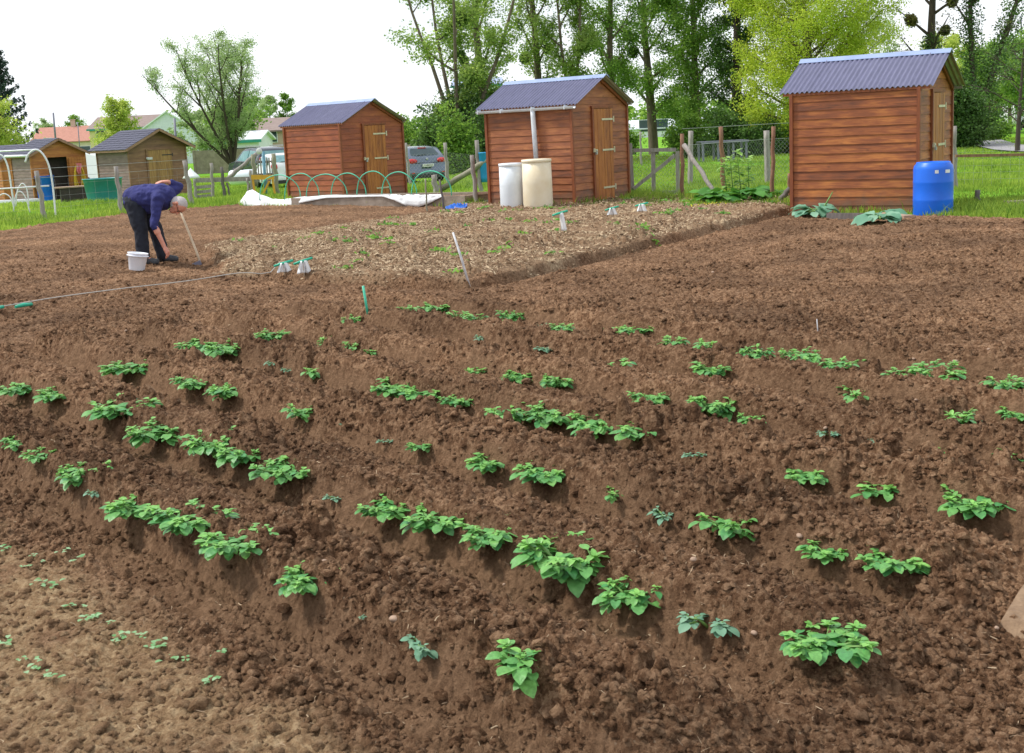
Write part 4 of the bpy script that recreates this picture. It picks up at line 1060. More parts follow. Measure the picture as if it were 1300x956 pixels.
mb.grid(lambda u, v: ((u-0.5)*0.42, (v-0.5)*0.3, 0.03+0.30*max(0, float(fbm(np.array(u*5.0), np.array(v*5.0), 3, 870)))+0.07*math.sin(PI*u)*math.sin(PI*v)), 16, 12); o = mb.build('blue_sack', M['blue_cloth']); o.location = (p[0], p[1]-0.1, 0.03)
setprops(o, 'crumpled blue plastic sack at the right end of the raised bed', 'sack')

# ------------------------------------------------------------------ posts, rails, fences
def pole(mb, a, b, r, sq=False, n=9, wob=0.12):
    a = np.array(a, float); b = np.array(b, float); k = 7; P = []; rr = []
    side = np.array([1.0, 0.3, 0])
    for i in range(k+1):
        t = i/k; P.append(a*(1-t)+b*t+side*r*0.35*math.sin(i*2.1+a[0]*3)*(0 if sq else 1)*(0 < i < k)); rr.append(r*(1-0.12*t)*(1+0.06*math.sin(i*3.7)))
    mb.tube(P, rr, 4 if sq else n, True, wob if not sq else 0.03)
    return mb
def post_px(u0, v0, u1, v1, r, mname, label, name='fence_post', cat='post', sq=False, group=None, dz=-0.12):
    """post whose foot is seen at (u1, v1) and top at (u0, v0)"""
    p = at(u1, v1); gz = float(ground_z(p[0], p[1])) if plot_sd(p[0], p[1]) < 0 else p[2]; top = on(u0, v0, p[1])
    mb = MB(); pole(mb, (0, 0, dz), top-p, r, sq); o = mb.build(name, M[mname]); o.location = (p[0], p[1], gz)
    return setprops(o, label, cat, group)

gp = 'posts of the wire fence behind the plot'
post_px(605, 178, 611, 246, 0.055, 'post_grey', 'grey gnarled post with a knob on top beside the sky blue drum', group=gp)
post_px(599, 197, 606, 262, 0.050, 'post_grey', 'short grey post in front of the gnarled one by the plank planter', group=gp)
post_px(565, 181, 569, 236, 0.060, 'post_grey', 'grey round post right behind the parked hatchback', group=gp)
post_px(515, 181, 521, 236, 0.050, 'post_grey', 'grey post in front of the left rear wing of the hatchback', group=gp)
post_px(551, 222, 555, 252, 0.075, 'post_grey', 'thick short grey stub post behind the last green hoop', group=gp)
post_px(540, 227, 542, 268, 0.018, 'post_green', 'thin wooden stake at the right end of the raised bed', 'garden_stake', 'stake')
post_px(558, 228, 565, 268, 0.022, 'post_dark', 'dark thin leaning stake at the right end of the raised bed', 'garden_stake', 'stake')
post_px(866, 170, 866, 254, 0.040, 'post_brown', 'tall slim brown post carrying the right side of the wooden gate', group=gp)
post_px(877, 166, 876, 236, 0.065, 'post_grey', 'square grey post just behind the gate post', sq=True, group=gp)
post_px(915, 160, 919, 243, 0.050, 'post_brown', 'tall peeled brown pole in front of the grey table', group=gp)
post_px(973, 166, 975, 234, 0.075, 'post_grey', 'thick grey post left of the right-hand shed', sq=True, group=gp)
post_px(982, 161, 980, 256, 0.040, 'post_brown', 'tall slim brown pole beside the thick grey post', group=gp)
post_px(1002, 221, 1002, 257, 0.032, 'post_brown', 'knee-high brown stake at the left corner of the right-hand shed', 'garden_stake', 'stake')
post_px(813, 167, 814, 210, 0.055, 'post_grey', 'far grey post in the meadow seen over the wooden gate', group=gp)
post_px(1211, 160, 1212, 240, 0.055, 'post_grey', 'pale grey post behind the bright blue drum', group=gp)
post_px(1241, 241, 1241, 264, 0.045, 'post_dark', 'short dark stub post in the grass right of the blue drum', 'stub_post')
post_px(147, 211, 155, 272, 0.055, 'post_grey', 'pale leaning post beside the teal tub', group=gp)
post_px(234, 203, 245, 262, 0.060, 'post_grey', 'grey leaning post in front of the weathered shed, right of the man', group=gp)
post_px(46, 217, 58, 281, 0.055, 'post_grey', 'pale leaning post in front of the white tunnel hoops', group=gp)
post_px(1303, 240, 1303, 262, 0.03, 'post_dark', 'stub post at the right picture edge in the grass', 'stub_post')
def log_px(a, ya, b, yb, r, mname, name, label, cat):
    A_ = on(a[0], a[1], ya); B_ = on(b[0], b[1], yb); mb = MB(); pole(mb, (0, 0, 0), B_-A_, r); o = mb.build(name, M[mname]); o.location = tuple(A_)
    return setprops(o, label, cat)
log_px((560, 240), 29.5, (628, 198), 29.0, 0.075, 'post_green', 'brace_pole', 'thick green-grey pole sloping behind the sky blue drum', 'pole')
log_px((868, 184), 23.0, (909, 247), 22.2, 0.045, 'post_grey', 'brace_pole', 'grey brace sloping down to the right from the gate post', 'pole')
log_px((988, 257), 20.6, (1003, 239), 20.6, 0.05, 'post_dark', 'brace_pole', 'short dark log leaning low at the left corner of the right-hand shed', 'pole')
log_px((290, 226), 36.0, (326, 195), 36.0, 0.065, 'post_grey', 'brace_pole', 'thick grey-green pole sloping over the plank fence left of the reddish shed', 'pole')

# gate between the middle and the right shed
pL = at(803, 248); pR = at(862, 250); Yg = (pL[1]+pR[1])/2
c_ = [on(u, v, Yg) for u, v in ((801, 184), (804, 246), (862, 186), (863, 250))]
t = thing('garden_gate', 'grey wooden gate with diagonal brace and wire mesh right of the middle shed', 'gate', (c_[1][0], Yg, 0)); O = np.array([c_[1][0], Yg, 0])
def gb(name, a, b, w=0.075, th=0.035, m_='post_grey', dy=0.0):
    mb = MB(); A_ = on(a[0], a[1], Yg+dy)-O; B_ = on(b[0], b[1], Yg+dy)-O; mb.beam(A_, B_, w, th, up=(1, 0, 0) if abs((B_-A_)[2]) > abs((B_-A_)[0]) else (0, 0, 1)); mb.build(name, M[m_], t)
gb('stile', (800, 182), (803, 246), 0.08); gb('stile', (860, 192), (861, 250), 0.08)
gb('rail', (804, 191), (858, 190)); gb('rail', (812, 245), (858, 244))
gb('mullion', (829, 193), (830, 250), 0.085, 0.03, dy=0.02); gb('brace', (804, 240), (857, 197), 0.07, 0.03, dy=-0.04)
def mesh_panel(A_, B_, h0, h1, sp=0.06, wd=0.0035, square=False):
    """diamond wire netting between A and B (world), from height h0 to h1"""
    A_ = np.array(A_[:2]); B_ = np.array(B_[:2]); L = np.linalg.norm(B_-A_); H = h1-h0; V = []; F = []
    def rib(s0, z0, s1, z1):
        d = np.array([s1-s0, z1-z0]); n_ = np.array([-d[1], d[0]])/np.linalg.norm(d)*wd/2
        P = [(s0+n_[0], z0+n_[1]), (s0-n_[0], z0-n_[1]), (s1-n_[0], z1-n_[1]), (s1+n_[0], z1+n_[1])]
        b = len(V)
        for s, z in P:
            q_ = A_+(B_-A_)/L*s; V.append((q_[0], q_[1], z))
        F.append((b, b+1, b+2, b+3))
    if square:
        for z in np.arange(h0, h1, sp*1.6): rib(0, z, L, z)
        for s in np.arange(0, L, sp*2): rib(s, h0, s, h1)
    else:
        s = -H
        while s < L:
            a0, a1 = max(0, s), min(L, s+H)
            if a1 > a0: rib(a0, h0+(a0-s), a1, h0+(a1-s)); rib(a0, h1-(a0-s), a1, h1-(a1-s))
            s += sp*1.4
    return np.array(V), np.array(F)
V, F = mesh_panel(O[:2]*0+np.array([0.02, 0.015]), np.array([(c_[3]-O)[0], 0.015]), 0.08, 0.96, 0.06)
np_mesh('netting', V, F, M['wire'], t)
def wire_fence(label, pts, h, sp=0.07, square=False, strands=(), lift=0.0):
    o = pts[0]; t = thing('wire_fence', label, 'fence', (o[0], o[1], 0)); VV = []; FF = []; n = 0
    for a, b in zip(pts[:-1], pts[1:]):
        z = float(terr(a[0], a[1])); V, F = mesh_panel(np.array(a[:2])-o[:2], np.array(b[:2])-o[:2], z+lift+0.02, z+h, sp, square=square); VV.append(V); FF.append(F+n); n += len(V)
    np_mesh('netting', np.concatenate(VV), np.concatenate(FF), M['wire'], t)
    for s in strands:
        mb = MB(); mb.tube([(p[0]-o[0], p[1]-o[1], float(terr(p[0], p[1]))+s) for p in pts], 0.004, 4); mb.build('strand', M['wire'], t)
    return t
wire_fence('wire netting fence stretched behind the gate to the right-hand shed', [at(868, 250), at(917, 243), at(976, 236), at(1008, 234)], 1.0, strands=(1.02, 1.35))
wire_fence('wire netting fence crossing the meadow right of the blue drum', [at(1213, 238), at(1310, 236)], 0.75, 0.08, True)
wire_fence('wire fence along the green strip in front of the old sheds', [at(-20, 290), at(58, 280), at(155, 271), at(245, 261)], 0.9, 0.16, True, strands=(0.95, 1.15))
wire_fence('wire netting behind the hatchback side of the reddish shed', [at(516, 238), at(569, 236), at(611, 246)], 1.0, 0.09)
# top rail to the right of the blue drum
a = on(1213, 198, 21.5); b = on(1320, 196, 21.5); mb = MB(); mb.beam((0, 0, 0), b-a, 0.05, 0.05); o = mb.build('fence_rail', M['post_brown']); o.location = tuple(a); setprops(o, 'thin brown horizontal rail in the meadow right of the blue drum', 'rail')
p = at(1287, 266); mb = MB(); mb.box((0.25, 0, 0.02), (0.75, 0.22, 0.22), rz=0.05); o = mb.build('concrete_block', M['concrete']); o.location = tuple(p); setprops(o, 'low pale concrete block in the grass at the right edge', 'block')
# board edging in front of the right shed
a = at_soil(1050, 276); b = at_soil(1108, 276); mb = MB(); mb.beam((0, 0, 0), b-a, 0.12, 0.03); o = mb.build('edging_board', M['post_dark']); o.location = (a[0], a[1], 0.03); setprops(o, 'dark board lying between the two cabbages at the right-hand shed', 'board')
a = at_soil(1118, 272); b = at_soil(1158, 275); mb = MB(); mb.beam((0, 0, 0), b-a, 0.05, 0.16); o = mb.build('edging_board', M['timber_pale']); o.location = (a[0], a[1]+0.1, 0.04); setprops(o, 'pale board lying beside the corner of the right-hand shed', 'board')
# stepping plank at the right edge of the picture
a = at_soil(1262, 792); b = at_soil(1338, 672); a[2] = b[2] = 0
dd = (b-a)/np.linalg.norm(b-a); sd_ = np.array([dd[1], -dd[0], 0])
mb = MB(); L = np.linalg.norm(b-a)*1.5
mb.grid(lambda u, v: tuple(dd*L*u+sd_*0.26*v+np.array([0, 0, 0.035+0.008*math.sin(v*9+u*3)+0.012*float(fbm(np.array(u*9.0), np.array(v*6.0), 3, 890))-0.05*(v < 0.02 or v > 0.98 or u < 0.01)])), 40, 20)
o = mb.build('stepping_plank', mat('earthy_plank', (0.27, 0.18, 0.11), (0.14, 0.085, 0.05), 0.9, 9, (2, 2, 2), 0.9)); o.location = (a[0], a[1], 0.015)
setprops(o, 'worn pale plank lying at the right-hand end of the potato rows', 'plank')

# ------------------------------------------------------------------ line, markers, sticks, bucket, hoe
def marker(label, u, v, ht, rz, tilt=0.0, rag=2):
    p = at_soil(u, v); t = thing('line_marker', label, 'marker', (p[0], p[1], p[2]), rz)
    mb = MB(); mb.tube([(0, 0, -0.05), (0.0, 0, ht)], 0.009, 6); mb.build('peg', M['stick'], t)
    mb = MB(); mb.tube([(-0.11, 0, ht-0.02), (-0.03, 0, ht), (0.11, 0, ht+0.03)], [0.012, 0.016, 0.014], 8); mb.build('handle', M['teal_plastic'], t)
    for k in range(rag):
        s = -1 if k else 1
        mb = MB(); mb.grid(lambda a_, b_: (0.015*s+s*0.03*b_+(a_-0.5)*(0.05+0.03*b_)+0.012*math.sin(a_*9), -0.018+0.015*math.cos(a_*7+k), ht+0.01-(ht*0.82)*b_), 6, 8); o_ = mb.build('rag', M['rag'], t); o_.modifiers.new('s', 'SOLIDIFY').thickness = 0.004
    return t
marker('green T handled line marker with white rag, left of its twin at the patch corner', 361, 347, 0.13, 0.3)
marker('green T handled line marker with white rag, right of its twin at the patch corner', 386, 348, 0.17, 0.5)
marker('tall white rag marker with green tip standing alone in the straw patch', 712, 297, 0.30, 0.3, rag=1)
marker('short white rag marker in the straw in front of the middle shed door', 777, 274, 0.13, 0.1)
marker('white rag marker right of the middle shed by the grass edge', 815, 270, 0.14, -0.4)
p = at_soil(597, 360); q_ = on(575, 295, p[1]+0.05); mb = MB(); mb.tube([(0, 0, -0.05), tuple((q_-p)*0.5), tuple(q_-p)], [0.012, 0.012, 0.010], 8); o = mb.build('marker_rod', M['rod_white']); o.location = tuple(p); setprops(o, 'long pale rod leaning at the near corner of the straw patch', 'rod')
p = at_soil(467, 392); q_ = on(461, 363, p[1]); mb = MB(); mb.tube([(0, 0, -0.05), tuple(q_-p)], 0.010, 8); o = mb.build('marker_stake', M['hoop_green']); o.location = tuple(p); setprops(o, 'short green stake at the upper end of the potato rows', 'stake')
p = at_soil(1039, 417); q_ = on(1037, 405, p[1]); mb = MB(); mb.tube([(0, 0, -0.05), tuple(q_-p)], [0.005, 0.003], 6); o = mb.build('marker_stick', M['rod_white']); o.location = tuple(p); setprops(o, 'tiny white stick upright in the raked soil behind the last potato row', 'stick')
# string
P = []
a = at_soil(-20, 398); b = at_soil(356, 341)
for i in range(25):
    s = i/24; x = a[0]*(1-s)+b[0]*s; y = a[1]*(1-s)+b[1]*s; P.append((x, y, float(soil_smooth(np.array([x]), np.array([y]))[0])+0.065+0.04*s))
mb = MB(); mb.tube(P, 0.0055, 5); o = mb.build('garden_line', M['string'], off=P[0]); o.location = P[0]; setprops(o, 'grey string line stretched low over the dug soil from the left edge', 'string')
for lab, (u0, v0), (u1, v1) in (('green plastic reel handle lying on the soil beside the string', (20, 394), (41, 390)), ('green line handle cut off by the left picture edge', (-14, 400), (5, 396))):
    a = at_soil(u0, v0); b = at_soil(u1, v1); mb = MB(); mb.tube([(0, 0, 0), tuple((b-a)*0.5+np.array([0, 0, 0.005])), tuple(b-a)], [0.014, 0.019, 0.015], 8); o = mb.build('string_reel', M['teal_plastic']); o.location = (a[0], a[1], a[2]+0.05); setprops(o, lab, 'handle')
# bucket
p = at_soil(171, 343); t = thing('bucket', 'white plastic bucket with tilted rim standing on the soil near the man', 'bucket', (p[0], p[1]+0.08, p[2]+0.02), 0.4, rot=(0.04, 0.16, 0.5))
mb = MB(); mb.lathe([(0.0, 0.0), (0.088, 0.0), (0.093, 0.01), (0.118, 0.20), (0.124, 0.205), (0.124, 0.215), (0.117, 0.216), (0.112, 0.20), (0.088, 0.012), (0, 0.012)], 32); mb.build('body', M['pail'], t)
mb = MB(); mb.lathe([(0.122, 0.172), (0.130, 0.174), (0.131, 0.184), (0.122, 0.186)], 32); mb.build('rim', M['pail'], t)
mb = MB(); mb.tube([(0.13*math.cos(a_), 0.13*math.sin(a_)*0.5-0.10*math.sin(a_/1.0)*0+0.0, 0.18-0.10*math.sin(a_)) for a_ in np.linspace(0, PI, 14)], 0.003, 5); mb.build('handle', M['wire'], t)
# hoe leaning
p = at_soil(256, 334); q_ = on(228, 266, p[1]+0.25); d_ = q_-p
t = thing('hoe', 'long handled hoe standing in the soil with its handle beneath the man\'s chin', 'hoe', tuple(p))
mb = MB(); mb.tube([(0, 0, -0.04)]+[tuple(d_*k/4) for k in range(1, 5)], [0.015, 0.016, 0.015, 0.015, 0.013], 10); mb.build('handle', M['stick'], t)
mb = MB(); mb.beam((0, 0, 0.02), (-0.10, -0.05, -0.02), 0.10, 0.006); mb.build('blade', M['steel'], t)

# ------------------------------------------------------------------ leafy garden plants
def leafy(name, label, p, n, L, W, elr, lo, hi, seed, cat='plant', wav=0.1, stemh=0.0, spread=1.0, nu=8):
    rs = random.Random(seed); V = []; F = []; T = []; st = MB()
    t = thing(name, label, cat, tuple(p))
    for i in range(n):
        az = i*2.4+rs.uniform(-.3, .3); el = rs.uniform(*elr)
        o = np.array([rs.uniform(-.05, .05)*spread, rs.uniform(-.05, .05)*spread, 0.0]); e = o + np.array([math.cos(az)*math.cos(el), math.sin(az)*math.cos(el), math.sin(el)])*L*rs.uniform(0.35, 0.6)
        st.tube([o, (o+e)/2+np.array([0, 0, 0.02]), e], [0.011, 0.009, 0.006], 6, False)
        el2 = el*0.45; d = np.array([math.cos(az)*math.cos(el2), math.sin(az)*math.cos(el2), math.sin(el2)]); nn = np.array([-math.cos(az)*math.sin(el2)+rs.uniform(-.35, .35), -math.sin(az)*math.sin(el2)+rs.uniform(-.35, .35), math.cos(el2)])
        nn -= d*np.dot(nn, d); nn /= np.linalg.norm(nn); k = rs.uniform(0.75, 1.15)
        v, f = blade_patch(e, d, nn, L*k, W*k, rs.uniform(.2, .7), rs.uniform(.1, .4), nu, wav=wav)
        b = len(V); V += v; F += [tuple(q+b for q in x) for x in f]; tt = rs.random(); T += [tt]*len(v)
    np_mesh('leaves', np.array(V), np.array(F), leaf_mat(name+'_leaf', lo, hi, 0.3, 0.5), t, True, {'tint': ('FLOAT', np.array(T))})
    st.build('stalks', M['potato_stem'], t)
    return t
g_lo, g_hi = (0.10, 0.27, 0.17), (0.26, 0.47, 0.33)
c1 = leafy('cabbage_plant', 'sprawling blue-green cabbage plant with a bolting shoot, left of the dark board', at_soil(1032, 273)+np.array([0, -0.1, 0.05]), 26, 0.27, 0.19, (0.1, 0.75), g_lo, g_hi, 5)
mb = MB(); mb.tube([(0.1, 0, 0), (0.2, 0, 0.18), (0.27, 0, 0.30)], [0.015, 0.012, 0.007], 7); mb.build('shoot', M['potato_stem'], c1)
leafy('cabbage_plant', 'sprawling blue-green cabbage plant nearest the blue drum', at_soil(1112, 280)+np.array([0, -0.1, 0.05]), 26, 0.26, 0.19, (0.1, 0.7), g_lo, g_hi, 9)
leafy('rhubarb_plant', 'low dark green broad leaved clump beneath the tall weed', at(935, 257), 70, 0.34, 0.22, (0.4, 1.3), (0.03, 0.15, 0.02), (0.11, 0.33, 0.04), 13, spread=9)
leafy('rhubarb_plant', 'clump of dark green leaves at the left of the tall weed', at(913, 259), 40, 0.32, 0.20, (0.3, 1.2), (0.035, 0.15, 0.02), (0.12, 0.34, 0.04), 14, spread=5)
leafy('rhubarb_plant', 'clump of dark green leaves right of the tall weed', at(958, 256), 40, 0.30, 0.19, (0.3, 1.2), (0.03, 0.14, 0.02), (0.10, 0.30, 0.04), 15, spread=5)
leafy('leaf_clump', 'small bright green leafy clump at the left tip of the fleece', at(296, 263), 26, 0.14, 0.09, (0.1, 1.0), (0.08, 0.30, 0.03), (0.22, 0.48, 0.06), 17, spread=4)
leafy('leaf_clump', 'dark green bushy clump in front of the teal tub', at(119, 259), 90, 0.16, 0.09, (0.2, 1.4), (0.03, 0.13, 0.05), (0.08, 0.24, 0.09), 19, spread=8)
leafy('leaf_clump', 'grey-green clump at the right foot of the middle shed', at(786, 254), 26, 0.11, 0.07, (0.1, 1.1), (0.07, 0.24, 0.05), (0.2, 0.42, 0.12), 21, spread=4)
# tall weed: stems with many small leaves
p = at(932, 255); t = thing('tall_weed', 'tall pale green flowering weed rising from the dark leaves', 'plant', tuple(p)); V = []; F = []; T = []; st = MB(); rs = random.Random(4)
for sx_ in (-0.12, 0.0, 0.15, 0.28):
    hh = rs.uniform(0.7, 1.02); tx = sx_+rs.uniform(-.1, .15)
    st.tube([(sx_, 0, 0), ((sx_+tx)/2, 0, hh*0.5), (tx, 0, hh)], [0.012, 0.009, 0.004], 6)
    for j in range(46):
        tt = rs.uniform(0.2, 1.02); az = rs.uniform(0, 2*PI); o = np.array([sx_*(1-tt)+tx*tt, 0, hh*tt]); d = np.array([math.cos(az), math.sin(az), rs.uniform(-.3, .8)]); d /= np.linalg.norm(d)
        nn = np.cross(d, np.array([-math.sin(az), math.cos(az), 0])); v, f = blade_patch(o+d*0.03, d, nn if nn[2] > 0 else -nn, 0.13*rs.uniform(.6, 1.2), 0.075, .3, .2, 4)
        b = len(V); V += v; F += [tuple(q+b for q in x) for x in f]; T += [min(1, rs.random()*0.5+tt*0.5)]*len(v)
np_mesh('leaves', np.array(V), np.array(F), leaf_mat('weed_tall_leaf', (0.10, 0.30, 0.05), (0.36, 0.55, 0.16), 0.4), t, True, {'tint': ('FLOAT', np.array(T))}); st.build('stalks', M['potato_stem'], t)
# yellow blooms along the patch edge
for i, (u, v) in enumerate(((882, 267), (893, 266), (901, 264), (910, 263), (916, 265))):
    p = at(u, v); mb = MB(); rs = random.Random(i)
    for k in range(7): mb.ball((rs.uniform(-.10, .10), rs.uniform(-.06, .06), 0.05+rs.uniform(0, .04)), 0.012, 6, 4)
    o = mb.build('yellow_flowers', mat('yellow_bloom', (0.75, 0.62, 0.02), (0.5, 0.55, 0.05), 0.7)); o.location = (p[0], p[1], max(0, p[2])); setprops(o, 'cluster of yellow blooms at the edge of the straw patch', 'flowers', 'yellow blooms along the straw patch')
# ------------------------------------------------------------------ grey slatted table in the meadow
Yt = at(895, 206)[1]
x0 = on(892, 206, Yt)[0]; x1 = on(950, 206, Yt)[0]
t = thing('slatted_table', 'grey slatted table with square legs standing in the meadow', 'table', (x0, Yt, float(terr(0, Yt))), 0.04)
Wt = x1-x0+0.1; Ht = on(900, 180, Yt)[2]-float(terr(0, Yt))
mb = MB()
for k in range(22): mb.box((Wt*(k+0.5)/22-0.05, 0.6, Ht), (Wt/22-0.03, 1.3, 0.03))
mb.box((Wt/2-0.05, -0.04, Ht-0.04), (Wt, 0.04, 0.09)); mb.box((Wt/2-0.05, 1.24, Ht-0.04), (Wt, 0.04, 0.09)); mb.build('table_top', M['steel'], t)
for xx in (0.05, Wt*0.34, Wt*0.66, Wt-0.15):
    for yy in (0.08, 1.1):
        mb = MB(); mb.box((xx, yy, Ht/2-0.06), (0.10, 0.10, Ht-0.02)); mb.build('leg', M['steel'], t)

# ------------------------------------------------------------------ clutter between the old shed and the reddish shed
Yc = 35.0
def board_px(mb, a, b, w, th=0.03, Y=Yc, O=np.zeros(3)):
    A_ = on(a[0], a[1], Y)-O; B_ = on(b[0], b[1], Y)-O
    mb.beam(A_, B_, w, th, up=(0, 1, 0.01) if abs((B_-A_)[2]) > abs((B_-A_)[0]) else (0, 0, 1)); return mb
O = on(250, 252, Yc)
t = thing('plank_fence', 'low grey plank fence with gaps, left of the orange trestle', 'fence', tuple(O))
for v in (228, 237, 243, 249):
    mb = MB(); board_px(mb, (249, v+1), (272 if v > 230 else 318, v-1), 0.09 if v > 230 else 0.13, O=O); mb.build('board', M['post_grey'], t)
for u0, v0, u1, v1, r in ((247, 227, 249, 254, .045), (268, 207, 271, 254, .05), (281, 212, 286, 261, .05), (288, 232, 294, 258, .03), (314, 226, 317, 252, .04), (318, 216, 321, 250, .05)):
    mb = MB(); pole(mb, on(u1, v1, Yc-0.1)-O, on(u0, v0, Yc-0.1)-O, r); mb.build('post', M['post_dark' if u0 in (281, 288) else 'post_grey'], t)
O = on(322, 248, Yc-0.6)
t = thing('trestle', 'orange painted wooden trestle left of the reddish shed', 'trestle', tuple(O))
mb = MB(); board_px(mb, (319, 225), (348, 225), 0.13, 0.05, Yc-0.6, O); mb.build('bar', M['orange_wood'], t)
for a_, b_ in (((321, 228), (324, 249)), ((346, 228), (350, 252)), ((342, 230), (331, 252))):
    mb = MB(); board_px(mb, a_, b_, 0.07, 0.05, Yc-0.55, O); mb.build('leg', M['orange_wood'], t)
O = on(338, 250, Yc-0.2)
mb = MB(); mb.tube([(0, 0, -0.1), tuple(on(334, 192, Yc-0.2)-O)], 0.045, 8); o = mb.build('blue_pole', M['blue_pole']); o.location = tuple(O); setprops(o, 'weathered blue pole upright behind the orange trestle', 'pole')
O = on(325, 232, Yc+0.8); t = thing('pallet_gate', 'grey slatted pallet leaning upright between posts beside the reddish shed', 'gate', tuple(O))
for i, u in enumerate((327, 330.5, 334, 338, 341.5, 345)):
    mb = MB(); board_px(mb, (u, 200), (u+2, 231), 0.05, 0.03, Yc+0.8, O); mb.build('board', M['post_grey'], t)
for v in (206, 222): mb = MB(); board_px(mb, (325, v), (349, v-1), 0.07, 0.03, Yc+0.85, O); mb.build('rail', M['post_grey'], t)
for u0, v0, u1, v1, lab in ((321, 196, 324, 232, 'thick grey post left of the slatted pallet'), (347, 195, 353, 251, 'mossy grey post between pallet and reddish shed')):
    O = on(u1, v1, Yc+0.3); mb = MB(); pole(mb, (0, 0, -0.1), on(u0, v0, Yc+0.3)-O, 0.07); o = mb.build('fence_post', M['post_green']); o.location = tuple(O); setprops(o, lab, 'post')
O = on(308, 225, 39); t = thing('white_tank', 'white plastic tank lying behind the grey plank fence', 'tank', tuple(O)); mb = MB(); mb.lathe([(0.0, -0.42), (0.2, -0.42), (0.24, -0.36), (0.24, 0.36), (0.2, 0.42), (0, 0.42)], 20); mb.v = [(z*1.0, y, x+0.0) for x, y, z in mb.v]; mb.build('body', M['barrel_white'], t)
mb = MB(); mb.lathe([(0.05, 0.23), (0.05, 0.29), (0, 0.29)], 12); mb.build('cap', M['black'], t)
O = on(243, 226, 38); mb = MB(); mb.lathe([(0.28, 0), (0.22, 0.08), (0.10, 0.2), (0.0, 0.32)], 14); o = mb.build('white_cover', M['fleece']); o.location = tuple(O); setprops(o, 'small white cone shaped cover right of the weathered shed', 'cover')
O = on(329, 192, Yc-0.3); mb = MB(); mb.lathe([(0, -0.02), (0.08, -0.015), (0.09, 0), (0.08, 0.015), (0, 0.02)], 20); mb.v = [(x, z, y) for x, y, z in mb.v]; o = mb.build('white_disc', M['rod_white']); o.location = tuple(O); setprops(o, 'round white disc on top of the sloping pole by the blue pole', 'disc')

# neighbour's white tunnel hoops and inner small hoops at the left
def arch(label, pts, Y, r, mname='pipe_white', cat='hoop', group='white pipe hoops of the left plot'):
    P = [on(u, v, Y) for u, v in pts]
    Q = []
    for i in range(len(P)-1):
        for k in range(4):
            s = k/4; a = P[max(i-1, 0)]; b = P[i]; c = P[i+1]; d = P[min(i+2, len(P)-1)]
            Q.append(0.5*((2*b)+(-a+c)*s+(2*a-5*b+4*c-d)*s*s+(-a+3*b-3*c+d)*s**3))
    Q.append(P[-1]); O = Q[-1]; mb = MB(); mb.tube([q-O for q in Q], r, 7); o = mb.build('tunnel_hoop', M[mname]); o.location = tuple(O)
    return setprops(o, label, cat, group)
arch('large white pipe arch right of the pale leaning post, highest hoop', [(32, 206), (36, 196), (45, 190), (54, 195), (62, 210), (67, 235), (71, 276)], 28.0, 0.022)
arch('large white pipe arch at the left picture edge', [(-12, 200), (-4, 196), (4, 199), (10, 212), (14, 235), (18, 262)], 29.5, 0.022)
for i, (ps, lab) in enumerate((([(20, 262), (22, 243), (28, 233), (34, 240), (37, 262)], 'small white hoop, the tallest of the low inner hoops'), ([(17, 268), (20, 248), (26, 243), (33, 252), (38, 270)], 'small white hoop in front of the tallest low inner hoop'), ([(-6, 262), (-2, 250), (6, 246), (14, 252), (18, 266)], 'small white hoop low at the left picture edge'))):
    arch(lab, ps, 29.0, 0.014)
a = on(-20, 193, 30.5); b = on(45, 190, 28.0); mb = MB(); mb.tube([(0, 0, 0), tuple(b-a)], 0.02, 7); o = mb.build('ridge_pipe', M['pipe_white']); o.location = tuple(a); setprops(o, 'white pipe running along the top of the tall tunnel arches', 'pipe')
a = on(-20, 241, 27.6); b = on(62, 236, 27.2); mb = MB(); mb.tube([(0, 0, 0), tuple(b-a)], 0.018, 7); o = mb.build('side_pipe', M['pipe_white']); o.location = tuple(a); setprops(o, 'horizontal grey pipe across the tunnel hoops at waist height', 'pipe')
a = at(-25, 263); b = at(48, 258); mb = MB(); mb.tube([(0, 0, 0.08), tuple(b-a+np.array([0, 0, 0.08]))], 0.11, 9, wob=0.25); o = mb.build('fleece_roll', M['fleece']); o.location = tuple(a); setprops(o, 'white rolled sheet lying along the foot of the tunnel hoops', 'roll')
# hose and cloth hanging on the open door, barrow-like tray in front
ca, sa_ = math.cos(math.radians(-44)), math.sin(math.radians(-44))
def sal(x, y, z): return np.array([Sa['X']+ca*x-sa_*y, Sa['Y']+sa_*x+ca*y, Sa['Z']+z])
O = sal(0.16, 1.78, 1.35)
mb = MB()
for k in range(6):
    r0 = 0.13+0.02*k; P = []
    for j in range(25):
        a_ = 2*PI*j/24; y = math.sin(a_)*r0; z = -0.48*(1+0.09*k)+0.48*(1+0.09*k)*math.cos(a_)
        P.append((0.0+0.012*k, y+0.03*math.sin(k*2+a_*2), z))
    mb.tube([tuple(np.array([ca*p[0]-sa_*p[1], sa_*p[0]+ca*p[1], p[2]])) for p in P], 0.020, 6, False)
o = mb.build('garden_hose', M['yellow']); o.location = tuple(O); setprops(o, 'yellow hose coiled in long loops hanging on the open shed door', 'hose')
O = sal(0.28, 1.74, 1.30); mb = MB(); mb.grid(lambda u, v: (0.06*math.sin(u*8), (u-0.5)*(0.20-0.08*v)+0.02*math.sin(v*7), 0.10-0.40*v), 8, 8); o = mb.build('pink_cloth', M['pink']); o.location = tuple(O); o.rotation_euler = (0, 0, math.radians(-44)); setprops(o, 'pink cloth hanging over the yellow hose on the open door', 'cloth')
